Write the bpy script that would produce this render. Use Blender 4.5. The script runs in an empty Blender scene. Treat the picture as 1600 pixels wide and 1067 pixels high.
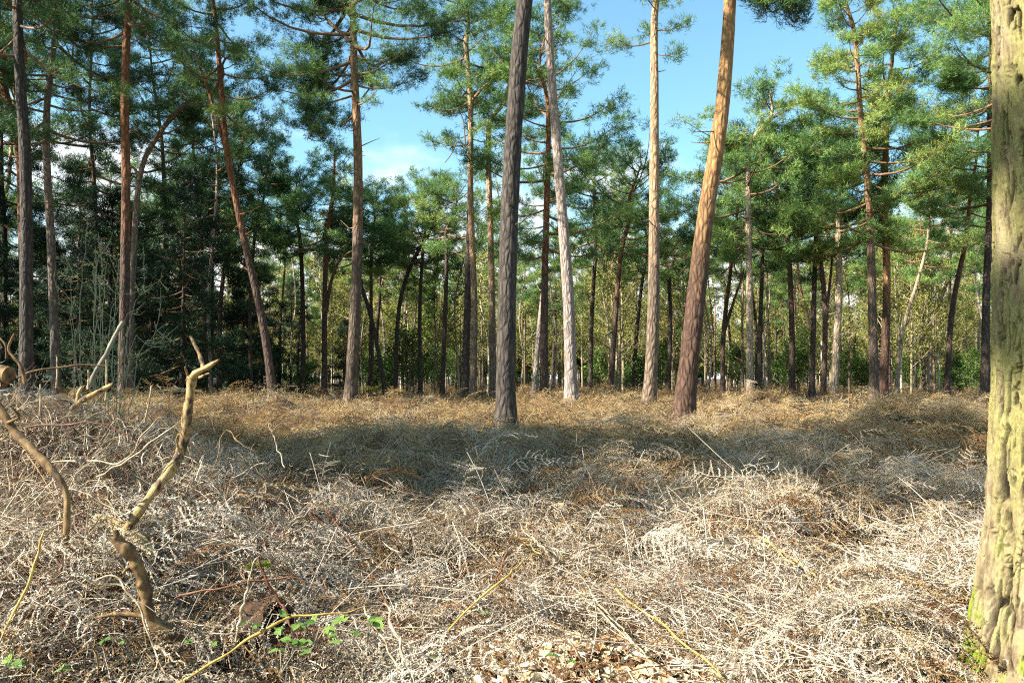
import bpy, math, random
import numpy as np
from mathutils import Vector

random.seed(5)
RNG = np.random.default_rng(11)
SC = bpy.context.scene
ROOT = SC.collection

# ------------------------------------------------------------------ camera, sky, sun, exposure
F = 1244.4            # focal length in pixels of the 1600 px wide photograph (28 mm)
HOR = 590.0           # horizon row
CZ = 1.60
PITCH = math.atan((HOR - 533.5) / F)
cam_d = bpy.data.cameras.new('camera')
cam = bpy.data.objects.new('camera', cam_d)
ROOT.objects.link(cam)
cam_d.sensor_width = 36.0
cam_d.lens = 28.0
cam_d.clip_start = 0.05
cam_d.clip_end = 3000.0
cam.location = (0, 0, CZ)
cam.rotation_euler = (math.pi / 2 + PITCH, 0, 0)
SC.camera = cam

SUN_EL = math.radians(39)
SUN_AZ = math.radians(-112)          # from +Y, clockwise positive: the sun stands to the left, a little behind
SUNV = Vector((math.sin(SUN_AZ) * math.cos(SUN_EL), math.cos(SUN_AZ) * math.cos(SUN_EL), math.sin(SUN_EL)))
sun_d = bpy.data.lights.new('sun', 'SUN')
sun = bpy.data.objects.new('sun', sun_d)
ROOT.objects.link(sun)
sun_d.energy = 5.0
sun_d.angle = math.radians(0.53)
sun_d.color = (1.0, 0.935, 0.83)
sun.rotation_euler = SUNV.to_track_quat('Z', 'Y').to_euler()

world = bpy.data.worlds.new('World')
SC.world = world
world.use_nodes = True
wn = world.node_tree.nodes
wl = world.node_tree.links
for n in list(wn):
    wn.remove(n)
w_out = wn.new('ShaderNodeOutputWorld')
w_bg = wn.new('ShaderNodeBackground')
w_sky = wn.new('ShaderNodeTexSky')
w_sky.sky_type = 'NISHITA'
w_sky.sun_disc = False
w_sky.sun_elevation = SUN_EL
w_sky.sun_rotation = SUN_AZ
w_sky.air_density = 1.0
w_sky.dust_density = 1.0
w_sky.ozone_density = 1.0
w_bg.inputs['Strength'].default_value = 0.078
# clouds: soft white banks low over the trees
w_tc = wn.new('ShaderNodeTexCoord')
w_map = wn.new('ShaderNodeMapping')
w_map.inputs['Scale'].default_value = (2.2, 2.2, 5.0)
w_map.inputs['Location'].default_value = (0.35, 0.2, 0.1)
w_noi = wn.new('ShaderNodeTexNoise')
w_noi.inputs['Scale'].default_value = 1.7
w_noi.inputs['Detail'].default_value = 7
w_noi.inputs['Roughness'].default_value = 0.55
w_sep = wn.new('ShaderNodeSeparateXYZ')
w_el = wn.new('ShaderNodeMapRange')
w_el.inputs['From Min'].default_value = 0.06
w_el.inputs['From Max'].default_value = 0.46
w_el.inputs['To Min'].default_value = 0.30
w_el.inputs['To Max'].default_value = -0.16
w_add = wn.new('ShaderNodeMath')
w_add.operation = 'ADD'
w_thr = wn.new('ShaderNodeMapRange')
w_thr.interpolation_type = 'SMOOTHSTEP'
w_thr.inputs['From Min'].default_value = 0.56
w_thr.inputs['From Max'].default_value = 0.80
w_mix = wn.new('ShaderNodeMix')
w_mix.data_type = 'RGBA'
w_mix.inputs['B'].default_value = (5.6, 5.8, 5.9, 1)
w_tint = wn.new('ShaderNodeMix')
w_tint.data_type = 'RGBA'
w_tint.blend_type = 'MULTIPLY'
w_tint.inputs['Factor'].default_value = 1.0
w_tint.inputs['B'].default_value = (0.84, 1.14, 1.08, 1)
wl.new(w_tc.outputs['Generated'], w_map.inputs['Vector'])
wl.new(w_map.outputs['Vector'], w_noi.inputs['Vector'])
wl.new(w_tc.outputs['Generated'], w_sep.inputs[0])
wl.new(w_sep.outputs['Z'], w_el.inputs['Value'])
wl.new(w_noi.outputs['Fac'], w_add.inputs[0])
wl.new(w_el.outputs['Result'], w_add.inputs[1])
wl.new(w_add.outputs[0], w_thr.inputs['Value'])
wl.new(w_sky.outputs['Color'], w_tint.inputs['A'])
wl.new(w_tint.outputs['Result'], w_mix.inputs['A'])
wl.new(w_thr.outputs['Result'], w_mix.inputs['Factor'])
wl.new(w_mix.outputs['Result'], w_bg.inputs['Color'])
wl.new(w_bg.outputs[0], w_out.inputs[0])

SC.view_settings.view_transform = 'Standard'
SC.view_settings.look = 'None'
SC.view_settings.gamma = 1.0
SC.view_settings.use_curve_mapping = False
SC.view_settings.exposure = 1.88
SC.render.engine = 'CYCLES'
SC.cycles.max_bounces = 5
SC.cycles.diffuse_bounces = 3
SC.cycles.glossy_bounces = 2
SC.cycles.transmission_bounces = 3
SC.cycles.transparent_max_bounces = 4
SC.cycles.use_adaptive_sampling = False
SC.cycles.use_denoising = False
SC.cycles.filter_width = 1.15
SC.cycles.sample_clamp_indirect = 4.0


# ------------------------------------------------------------------ small helpers
def nrm(a):
    return a / np.maximum(np.linalg.norm(a, axis=-1, keepdims=True), 1e-9)


def P(px, py, D):
    """world point on the camera ray through photo pixel (px,py) at world depth y = D"""
    u, v = (px - 800.0) / F, (533.5 - py) / F
    c, s = math.cos(PITCH), math.sin(PITCH)
    fy, fz = c - v * s, s + v * c
    k = D / fy
    return np.array([u * k, D, CZ + fz * k])


def _hash(i, j, seed):
    n = (i.astype(np.int64) * 374761393 + j.astype(np.int64) * 668265263 + seed * 1442695041) & 0xFFFFFFFF
    n = ((n ^ (n >> 13)) * 1274126177) & 0xFFFFFFFF
    n = (n ^ (n >> 16)) & 0xFFFFFFFF
    return n / 4294967295.0


def vnoise(x, y, seed=0):
    x = np.asarray(x, float); y = np.asarray(y, float)
    i = np.floor(x); j = np.floor(y)
    fx = x - i; fy = y - j
    fx = fx * fx * (3 - 2 * fx); fy = fy * fy * (3 - 2 * fy)
    a = _hash(i, j, seed); b = _hash(i + 1, j, seed)
    c = _hash(i, j + 1, seed); d = _hash(i + 1, j + 1, seed)
    return (a * (1 - fx) + b * fx) * (1 - fy) + (c * (1 - fx) + d * fx) * fy


def fbm(x, y, seed=0, oct=4):
    s = 0; a = 0.5; t = 0
    for k in range(oct):
        s = s + a * vnoise(x, y, seed + k * 17); t += a
        x = x * 2.03 + 5.1; y = y * 2.03 + 1.7; a *= 0.5
    return s / t


def cellular(u, v, seed=0):
    """F1, F2 of a jittered cell grid and the id of the nearest cell"""
    iu = np.floor(u); iv = np.floor(v)
    f1 = np.full(u.shape, 9.0); f2 = np.full(u.shape, 9.0); cid = np.zeros(u.shape)
    for di in (-1, 0, 1):
        for dj in (-1, 0, 1):
            ci = iu + di; cj = iv + dj
            x = ci + 0.15 + 0.7 * _hash(ci, cj, seed); y = cj + 0.15 + 0.7 * _hash(ci, cj, seed + 91)
            d = np.hypot(u - x, v - y)
            h = _hash(ci, cj, seed + 7)
            near = d < f1
            f2 = np.where(near, f1, np.minimum(f2, d))
            cid = np.where(near, h, cid)
            f1 = np.where(near, d, f1)
    return f1, f2, cid


def spline(pts, n):
    """Catmull-Rom through pts, n samples"""
    p = np.asarray(pts, float)
    if len(p) == 2:
        t = np.linspace(0, 1, n)[:, None]
        return p[0] * (1 - t) + p[1] * t
    e = np.vstack([2 * p[0] - p[1], p, 2 * p[-1] - p[-2]])
    seg = np.linalg.norm(np.diff(p, axis=0), axis=1)
    cum = np.concatenate([[0], np.cumsum(seg)])
    s = np.linspace(0, cum[-1], n)
    k = np.clip(np.searchsorted(cum, s, side='right') - 1, 0, len(p) - 2)
    t = ((s - cum[k]) / np.maximum(seg[k], 1e-9))[:, None]
    a, b, c, d = e[k], e[k + 1], e[k + 2], e[k + 3]
    return 0.5 * ((2 * b) + (c - a) * t + (2 * a - 5 * b + 4 * c - d) * t ** 2 + (3 * b - a - 3 * c + d) * t ** 3)


class MB:
    """collects vertices and faces, then builds ONE mesh"""
    def __init__(self):
        self.v = []; self.t = []; self.f = []; self.n = 0

    def add(self, v, f, mat=0, tint=0.5, smooth=False):
        v = np.asarray(v, np.float32).reshape(-1, 3)
        f = np.asarray(f, np.int64)
        self.v.append(v)
        self.t.append(np.broadcast_to(np.asarray(tint, np.float32), (len(v),)))
        self.f.append((f + self.n, mat, smooth))
        self.n += len(v)

    def tube(self, pts, rad, sides=6, mat=0, tint=0.5, cap=True):
        p = np.asarray(pts, float); n = len(p)
        r = np.broadcast_to(np.asarray(rad, float), (n,)) if np.ndim(rad) < 2 else np.asarray(rad, float)
        T = nrm(np.gradient(p, axis=0))
        m = np.abs(T).mean(axis=0)
        ref = np.zeros(3); ref[int(np.argmin(m))] = 1
        U = nrm(np.cross(T, ref)); V = np.cross(T, U)
        a = np.linspace(0, 2 * np.pi, sides, endpoint=False)
        rr = r[:, None, None] if r.ndim == 1 else r[:, :, None]
        ring = p[:, None] + rr * (np.cos(a)[None, :, None] * U[:, None] + np.sin(a)[None, :, None] * V[:, None])
        i = np.arange(n - 1)[:, None] * sides; k = np.arange(sides)[None]; k2 = (k + 1) % sides
        q = np.stack([i + k, i + k2, i + sides + k2, i + sides + k], -1).reshape(-1, 4)
        tt = tint if np.ndim(tint) == 0 else np.repeat(np.asarray(tint), sides)
        self.add(ring.reshape(-1, 3), q[:, ::-1], mat, tt, True)
        if cap:
            for e, c in ((0, p[0]), (n - 1, p[-1])):
                vv = np.vstack([ring[e], c[None]])
                kk = np.arange(sides); tri = np.stack([kk, (kk + 1) % sides, np.full(sides, sides)], 1)
                te = tint if np.ndim(tint) == 0 else tint[e]
                self.add(vv, tri, mat, te, False)

    def mesh(self, name, mats):
        me = bpy.data.meshes.new(name)
        v = np.concatenate(self.v); t = np.concatenate(self.t)
        loops = []; ls = []; mi = []; sm = []
        for f, m, s in self.f:
            k = f.shape[1]
            loops.append(f.reshape(-1)); ls.append(np.full(len(f), k)); mi.append(np.full(len(f), m)); sm.append(np.full(len(f), s))
        loops = np.concatenate(loops); cnt = np.concatenate(ls); mi = np.concatenate(mi); sm = np.concatenate(sm)
        me.vertices.add(len(v)); me.vertices.foreach_set('co', v.astype(np.float32).reshape(-1))
        me.loops.add(len(loops)); me.loops.foreach_set('vertex_index', loops.astype(np.int32))
        me.polygons.add(len(cnt))
        st = np.concatenate([[0], np.cumsum(cnt)[:-1]])
        me.polygons.foreach_set('loop_start', st.astype(np.int32))
        me.polygons.foreach_set('material_index', mi.astype(np.int32))
        me.polygons.foreach_set('use_smooth', sm.astype(bool))
        at = me.attributes.new('tint', 'FLOAT', 'POINT')
        at.data.foreach_set('value', np.ascontiguousarray(t, np.float32))
        for m in (mats if isinstance(mats, (list, tuple)) else [mats]):
            me.materials.append(m)
        me.update(calc_edges=True)
        return me

    def build(self, name, mats, parent=None, origin=None):
        if origin is not None:
            o_ = np.asarray(origin, np.float32)
            self.v = [x - o_ for x in self.v]
        me = self.mesh(name, mats)
        o = bpy.data.objects.new(name, me)
        ROOT.objects.link(o)
        if parent is not None:
            o.parent = parent
        elif origin is not None:
            o.location = origin
        return o


def tag(o, label=None, cat=None, group=None, kind=None):
    if label: o['label'] = label
    if cat: o['category'] = cat
    if group: o['group'] = group
    if kind: o['kind'] = kind
    return o


def thing(name, loc, label, cat, group=None):
    o = bpy.data.objects.new(name, None)
    o.empty_display_size = 0.2
    ROOT.objects.link(o)
    o.location = loc
    return tag(o, label, cat, group)


def copy_tree(o, loc, rz, sc, label, group):
    c = o.copy(); ROOT.objects.link(c)
    c.location = loc; c.rotation_euler = (0, 0, rz); c.scale = (sc, sc, sc)
    c['label'] = label; c['group'] = group
    for ch in o.children:
        d = ch.copy(); ROOT.objects.link(d); d.parent = c
        for g in ch.children:
            e = g.copy(); ROOT.objects.link(e); e.parent = d
    return c


# ------------------------------------------------------------------ materials
def material(name):
    m = bpy.data.materials.new(name); m.use_nodes = True
    nt = m.node_tree
    for n in list(nt.nodes): nt.nodes.remove(n)
    out = nt.nodes.new('ShaderNodeOutputMaterial')
    b = nt.nodes.new('ShaderNodeBsdfPrincipled')
    b.inputs['Specular IOR Level'].default_value = 0.25
    nt.links.new(b.outputs[0], out.inputs[0])
    return m, nt, b, out


def ramp(nt, stops, src=None):
    r = nt.nodes.new('ShaderNodeValToRGB')
    cr = r.color_ramp
    while len(cr.elements) > 1: cr.elements.remove(cr.elements[0])
    cr.elements[0].position = stops[0][0]; cr.elements[0].color = (*stops[0][1], 1)
    for p, c in stops[1:]:
        e = cr.elements.new(p); e.color = (*c, 1)
    if src is not None: nt.links.new(src, r.inputs[0])
    return r


def attr(nt, name='tint', kind='GEOMETRY'):
    a = nt.nodes.new('ShaderNodeAttribute'); a.attribute_name = name; a.attribute_type = kind
    return a.outputs['Fac']


def coords(nt, scale, shift=True):
    tc = nt.nodes.new('ShaderNodeTexCoord'); mp = nt.nodes.new('ShaderNodeMapping')
    mp.inputs['Scale'].default_value = scale
    nt.links.new(tc.outputs['Object'], mp.inputs[0])
    if shift:
        oi = nt.nodes.new('ShaderNodeObjectInfo'); ml = nt.nodes.new('ShaderNodeMath'); ml.operation = 'MULTIPLY'
        ml.inputs[1].default_value = 37.0
        nt.links.new(oi.outputs['Random'], ml.inputs[0])
        cx = nt.nodes.new('ShaderNodeCombineXYZ')
        nt.links.new(ml.outputs[0], cx.inputs[0]); nt.links.new(ml.outputs[0], cx.inputs[2])
        nt.links.new(cx.outputs[0], mp.inputs['Location'])
    return mp.outputs[0]


def noise(nt, vec, scale, detail=4, rough=0.55):
    n = nt.nodes.new('ShaderNodeTexNoise')
    n.inputs['Scale'].default_value = scale; n.inputs['Detail'].default_value = detail
    n.inputs['Roughness'].default_value = rough
    nt.links.new(vec, n.inputs['Vector'])
    return n.outputs['Fac']


def math_n(nt, op, a, b=None, clamp=False):
    n = nt.nodes.new('ShaderNodeMath'); n.operation = op; n.use_clamp = clamp
    for i, x in enumerate((a, b)):
        if x is None: continue
        if isinstance(x, (int, float)): n.inputs[i].default_value = x
        else: nt.links.new(x, n.inputs[i])
    return n.outputs[0]


def mixc(nt, fac, a, b, blend='MIX'):
    n = nt.nodes.new('ShaderNodeMix'); n.data_type = 'RGBA'; n.blend_type = blend
    for s, x in (('Factor', fac), ('A', a), ('B', b)):
        if isinstance(x, (int, float)): n.inputs[s].default_value = x
        elif isinstance(x, tuple): n.inputs[s].default_value = (*x, 1)
        else: nt.links.new(x, n.inputs[s])
    return n.outputs['Result']


def bump(nt, b, h, strength, dist):
    n = nt.nodes.new('ShaderNodeBump'); n.inputs['Strength'].default_value = strength
    n.inputs['Distance'].default_value = dist
    nt.links.new(h, n.inputs['Height']); nt.links.new(n.outputs[0], b.inputs['Normal'])


def bark(name, low, high, h0, h1, dark=0.35):
    """pine bark: plated grey-brown below, flaky orange above; tint = height / 20 m"""
    m, nt, b, out = material(name)
    v1 = coords(nt, (13, 13, 3.2)); v2 = coords(nt, (5, 5, 1.4))
    n1 = noise(nt, v1, 1.0, 6, 0.65); n2 = noise(nt, v2, 1.0, 4)
    vo = nt.nodes.new('ShaderNodeTexVoronoi'); vo.feature = 'DISTANCE_TO_EDGE'
    vo.inputs['Scale'].default_value = 0.9
    v3 = coords(nt, (15, 15, 5)); 
    vm = nt.nodes.new('ShaderNodeMix'); vm.data_type = 'VECTOR'; vm.inputs['Factor'].default_value = 0.25
    nt.links.new(v3, vm.inputs['A'])
    nn = nt.nodes.new('ShaderNodeTexNoise'); nn.inputs['Scale'].default_value = 1.3
    nt.links.new(v3, nn.inputs['Vector']); nt.links.new(nn.outputs['Color'], vm.inputs['B'])
    nt.links.new(vm.outputs['Result'], vo.inputs['Vector'])
    edge = math_n(nt, 'MULTIPLY', vo.outputs['Distance'], 3.2, True)
    hf = attr(nt)
    hm = nt.nodes.new('ShaderNodeMapRange'); hm.interpolation_type = 'SMOOTHSTEP'
    hm.inputs['From Min'].default_value = h0 / 20; hm.inputs['From Max'].default_value = h1 / 20
    sh = math_n(nt, 'ADD', hf, math_n(nt, 'MULTIPLY', math_n(nt, 'SUBTRACT', n2, 0.5), 0.25))
    nt.links.new(sh, hm.inputs['Value'])
    lowc = ramp(nt, [(0.25, tuple(c * dark for c in low)), (0.5, low), (0.8, tuple(min(1, c * 1.35) for c in low))], n1)
    highc = ramp(nt, [(0.2, tuple(c * 0.5 for c in high)), (0.5, high), (0.78, tuple(min(1, c * 1.3) for c in high))], n1)
    c = mixc(nt, hm.outputs['Result'], lowc.outputs[0], highc.outputs[0])
    fis = mixc(nt, edge, tuple(x * 0.3 for x in low), (1, 1, 1))
    c2 = mixc(nt, 0.55, c, fis, 'MULTIPLY')
    nt.links.new(c2, b.inputs['Base Color'])
    b.inputs['Roughness'].default_value = 0.85
    h = math_n(nt, 'ADD', edge, math_n(nt, 'MULTIPLY', n1, 1.2))
    bump(nt, b, h, 0.9, 0.025)
    return m


B_GREY = bark('bark_grey_brown', (0.082, 0.066, 0.053), (0.11, 0.072, 0.046), 9, 14, 0.25)
B_DARK = bark('bark_dark', (0.085, 0.062, 0.048), (0.18, 0.10, 0.06), 6, 11, 0.3)
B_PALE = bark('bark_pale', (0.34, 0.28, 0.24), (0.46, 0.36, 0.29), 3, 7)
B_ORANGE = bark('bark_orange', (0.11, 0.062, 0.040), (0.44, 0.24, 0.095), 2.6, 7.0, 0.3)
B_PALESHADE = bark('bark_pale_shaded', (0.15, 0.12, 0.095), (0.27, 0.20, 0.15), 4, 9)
B_RED = bark('bark_red', (0.105, 0.066, 0.048), (0.29, 0.125, 0.055), 4.0, 8.5)
B_TAN = bark('bark_tan', (0.20, 0.145, 0.10), (0.46, 0.30, 0.17), 3, 7)


B_MID = bark('bark_mid_brown', (0.13, 0.093, 0.066), (0.33, 0.195, 0.10), 4, 8.5)
B_CREAM = bark('bark_cream', (0.38, 0.29, 0.20), (0.52, 0.40, 0.27), 3, 7)


def leafy(name, stops, transl=0.3, kind='GEOMETRY', rough=0.55, jitter=0.0):
    m, nt, b, out = material(name)
    t = attr(nt, 'tint', 'GEOMETRY')
    if kind == 'INSTANCER':
        ti = attr(nt, 'itint', 'INSTANCER')
        t = math_n(nt, 'ADD', ti, math_n(nt, 'MULTIPLY', math_n(nt, 'SUBTRACT', t, 0.5), jitter), True)
    r = ramp(nt, stops, t)
    nt.links.new(r.outputs[0], b.inputs['Base Color'])
    b.inputs['Roughness'].default_value = rough
    tr = nt.nodes.new('ShaderNodeBsdfTranslucent')
    nt.links.new(r.outputs[0], tr.inputs[0])
    mx = nt.nodes.new('ShaderNodeMixShader'); mx.inputs[0].default_value = transl
    nt.links.new(b.outputs[0], mx.inputs[1]); nt.links.new(tr.outputs[0], mx.inputs[2])
    nt.links.new(mx.outputs[0], out.inputs[0])
    return m


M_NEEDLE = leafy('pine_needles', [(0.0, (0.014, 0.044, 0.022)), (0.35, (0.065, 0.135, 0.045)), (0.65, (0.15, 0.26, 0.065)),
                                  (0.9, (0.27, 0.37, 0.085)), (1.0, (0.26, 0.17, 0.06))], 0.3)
M_SPRUCE = leafy('dark_needles', [(0.0, (0.006, 0.018, 0.010)), (0.6, (0.016, 0.045, 0.016)), (1.0, (0.045, 0.09, 0.026))], 0.1)
M_SPRING = leafy('spring_leaves', [(0.0, (0.14, 0.15, 0.03)), (0.5, (0.29, 0.30, 0.06)), (1.0, (0.50, 0.47, 0.14))], 0.45)
M_SHRUB = leafy('green_leaves', [(0.0, (0.03, 0.07, 0.016)), (0.5, (0.085, 0.165, 0.03)), (1.0, (0.20, 0.29, 0.06))], 0.35)
M_BRACKEN = leafy('dead_bracken', [(0.0, (0.055, 0.026, 0.012)), (0.22, (0.19, 0.095, 0.035)), (0.42, (0.36, 0.25, 0.10)),
                                   (0.62, (0.30, 0.225, 0.13)), (0.82, (0.375, 0.32, 0.25)), (1.0, (0.53, 0.46, 0.365))], 0.15, 'INSTANCER', 0.7, 0.3)
M_LITTER = leafy('fallen_leaves', [(0.0, (0.10, 0.035, 0.015)), (0.3, (0.26, 0.12, 0.05)), (0.6, (0.50, 0.36, 0.20)), (1.0, (0.78, 0.68, 0.50))], 0.2)


def simple(name, stops, scale=(8, 8, 8), ns=1.0, rough=0.8, bstr=0.5, bdist=0.01, spec=0.25):
    m, nt, b, out = material(name)
    n = noise(nt, coords(nt, scale), ns, 6, 0.6)
    r = ramp(nt, stops, n)
    nt.links.new(r.outputs[0], b.inputs['Base Color'])
    b.inputs['Roughness'].default_value = rough
    b.inputs['Specular IOR Level'].default_value = spec
    bump(nt, b, n, bstr, bdist)
    return m


M_SOIL = simple('soil_and_rotted_bracken', [(0.25, (0.012, 0.008, 0.005)), (0.45, (0.040, 0.024, 0.012)), (0.60, (0.09, 0.055, 0.026)), (0.8, (0.20, 0.13, 0.065))], (7, 7, 7), 1.0, 0.95, 1.0, 0.06)
M_TWIG = simple('twig_bark', [(0.3, (0.15, 0.12, 0.07)), (0.7, (0.32, 0.26, 0.16))], (20, 20, 20))
M_BRANCHBARK = simple('limb_bark', [(0.3, (0.11, 0.065, 0.04)), (0.7, (0.27, 0.155, 0.085))], (9, 9, 4))
M_DEAD = simple('dead_branch_wood', [(0.40, (0.035, 0.024, 0.014)), (0.47, (0.13, 0.08, 0.035)), (0.53, (0.30, 0.20, 0.075)), (0.75, (0.38, 0.29, 0.15))], (18, 18, 11), 1.0, 0.7, 0.6, 0.01)
M_BROWNSTICK = simple('brown_branch_bark', [(0.36, (0.035, 0.022, 0.012)), (0.5, (0.13, 0.075, 0.03)), (0.70, (0.26, 0.17, 0.07))], (18, 18, 11), 1.0, 0.75, 0.6, 0.01)
M_STRAW = simple('bleached_stalk', [(0.36, (0.14, 0.09, 0.05)), (0.5, (0.34, 0.26, 0.155)), (0.66, (0.48, 0.40, 0.28))], (22, 22, 22), 1.0, 0.5)
M_YELLOWSTALK = simple('yellow_stalk', [(0.3, (0.20, 0.095, 0.025)), (0.5, (0.42, 0.26, 0.06)), (0.7, (0.55, 0.40, 0.12))], (14, 14, 14), 1.0, 0.5)
M_REDCANE = simple('red_brown_cane', [(0.3, (0.055, 0.022, 0.012)), (0.55, (0.13, 0.05, 0.022)), (0.8, (0.22, 0.11, 0.05))], (14, 14, 6), 1.0, 0.55)
M_GREYTWIG = simple('grey_green_twig', [(0.3, (0.10, 0.09, 0.06)), (0.7, (0.24, 0.22, 0.16))], (14, 14, 8))
M_SAPLING = simple('pale_sapling_bark', [(0.3, (0.18, 0.16, 0.09)), (0.7, (0.38, 0.34, 0.21))], (14, 14, 8))
M_LOGBARK = simple('mossy_log_bark', [(0.3, (0.10, 0.065, 0.035)), (0.45, (0.28, 0.20, 0.09)), (0.6, (0.52, 0.45, 0.20)), (0.75, (0.62, 0.57, 0.34))], (6, 6, 6), 1.0, 0.85, 0.8, 0.02)
M_CUT = simple('cut_wood', [(0.3, (0.42, 0.28, 0.12)), (0.7, (0.60, 0.44, 0.22))], (3, 25, 25), 1.0, 0.8)
M_ROT = simple('rotten_wood', [(0.3, (0.012, 0.008, 0.005)), (0.5, (0.045, 0.024, 0.012)), (0.75, (0.12, 0.065, 0.03))], (10, 10, 10), 1.0, 0.9, 0.9, 0.02)
M_MOSS = leafy('moss', [(0.0, (0.03, 0.045, 0.008)), (0.5, (0.10, 0.13, 0.014)), (1.0, (0.30, 0.30, 0.04))], 0.2)


# ------------------------------------------------------------------ the lie of the land
HOLLOWS = [(-0.6, 7.9, -0.36, 0.55, 0.30), (0.3, 8.1, -0.30, 0.35, 0.28), (1.55, 7.9, -0.38, 0.50, 0.30), (-2.55, 7.3, -0.42, 0.50, 0.32), (3.7, 8.6, -0.32, 0.8, 0.30), (-1.9, 6.2, -.22, .35, .25), (2.6, 6.4, -.2, .5, .22), (-1.45, 4.35, -.26, .30, .2)]
BUMPS = [  # x, y, height, radius x, radius y
    (-3.75, 6.3, 0.95, 1.35, 1.55), (-2.5, 4.6, 0.20, 0.8, 0.9), (7.0, 14.0, 0.50, 1.6, 1.1), (9.6, 15.5, 0.25, 1.6, 1.4), (5.2, 15.5, 0.35, 1.0, .8),
    (3.0, 26.5, 0.60, 1.3, 0.9), (7.4, 23.5, 0.5, 1.0, 0.9), (-6.2, 20.0, 0.5, 1.7, 1.0), (-8.2, 23.0, 0.5, 1.4, 1.0), (5.6, 20, .45, .8, .7), (0.5, 24, .4, 1.0, .7), (-3.2, 22.5, .4, 1.1, .8),
    (-1.3, 10.2, 0.20, 1.0, 0.7), (0.6, 9.0, 0.16, 0.8, 0.6), (4.6, 9.0, 0.16, 1.2, 0.6), (-1.9, 8.4, 0.16, 0.7, 0.6), (5.6, 11.4, 0.20, 1.3, 0.7),
    *HOLLOWS, (-1.0, 19.5, .30, .8, .6), (2.0, 18.5, .28, .9, .5), (4.4, 23.5, .45, 1.0, .7), (9.2, 21.0, .42, 1.2, .7), (-4.4, 17.5, .34, 1.1, .6), (-7.2, 16.5, .36, 1.0, .6), (11.5, 22.0, .4, 1.4, .8), (6.2, 17.5, .32, .9, .5), (2.45, 3.85, -0.22, 0.55, 0.6),
    (-10.5, 19, 0.4, 2.2, 1.5), (5.0, 22.0, 0.26, 1.2, 0.8), (0.9, 21.0, 0.16, 1.0, 0.7)]


def mat_h(x, y):
    """upper surface of the bracken mat"""
    x = np.asarray(x, float); y = np.asarray(y, float)
    z = np.interp(y, [-20, 0, 4, 7, 11, 17, 25, 36, 60, 400], [0.0, 0.0, 0.05, 0.27, 0.45, 0.55, 0.54, 0.50, 0.46, 0.46])
    for bx, by, h, rx, ry in BUMPS:
        z = z + h * np.exp(-((x - bx) / rx) ** 2 - ((y - by) / ry) ** 2)
    fade = np.clip((y - 2.5) / 5, 0.25, 1) * np.clip((140 - y) / 60, 0, 1)
    r = fbm(x * 0.55, y * 0.7, 3, 3)
    h = np.abs(fbm(x * 1.15 + 9, y * 1.35, 8, 3) - 0.5) * 2
    z = z + fade * ((r - 0.5) * 0.62 - h * 0.36 + 0.08)
    z = z + (vnoise(x * 4.2, y * 4.2, 21) - 0.5) * 0.09 * np.clip((60 - y) / 40, 0, 1)
    return z


def hit(px, py):
    """where the ray of a photo pixel meets the mat"""
    D = np.linspace(2.2, 70, 6000)
    a = P(px, py, 1.0)
    d = np.array([a[0], 1.0, a[2] - CZ])
    z = CZ + d[2] * D
    g = mat_h(d[0] * D, D)
    i = int(np.argmax(z < g))
    D0 = D[i] if (z < g).any() else 40.0
    return np.array([d[0] * D0, D0, CZ + d[2] * D0])


xs = np.concatenate([np.linspace(-420, -45, 24)[:-1], np.linspace(-45, -12, 50)[:-1], np.linspace(-12, 12, 170), np.linspace(12, 45, 50)[1:], np.linspace(45, 420, 24)[1:]])
ys = np.concatenate([np.linspace(-160, -4, 14)[:-1], np.linspace(-4, 3, 20)[:-1], np.linspace(3, 18, 130)[:-1], np.linspace(18, 45, 90)[:-1], np.linspace(45, 130, 50)[:-1], np.linspace(130, 900, 20)])
gx, gy = np.meshgrid(xs, ys)
gz = mat_h(gx, gy) - 0.11 - 0.12 * np.clip((16 - gy) / 6, 0, 1) + 0.10 * (((gx - 0.20) / 1.15) ** 2 + ((gy - 4.1) / 1.0) ** 2 < 1.2)
g = MB()
nx, ny = len(xs), len(ys)
ii = (np.arange(ny - 1)[:, None] * nx + np.arange(nx - 1)[None]).reshape(-1)
g.add(np.stack([gx, gy, gz], -1), np.stack([ii, ii + 1, ii + nx + 1, ii + nx], 1), 0, 0.5, True)
ground = g.build('ground', M_SOIL)
tag(ground, 'forest floor under the dead bracken', 'ground', kind='structure')


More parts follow.
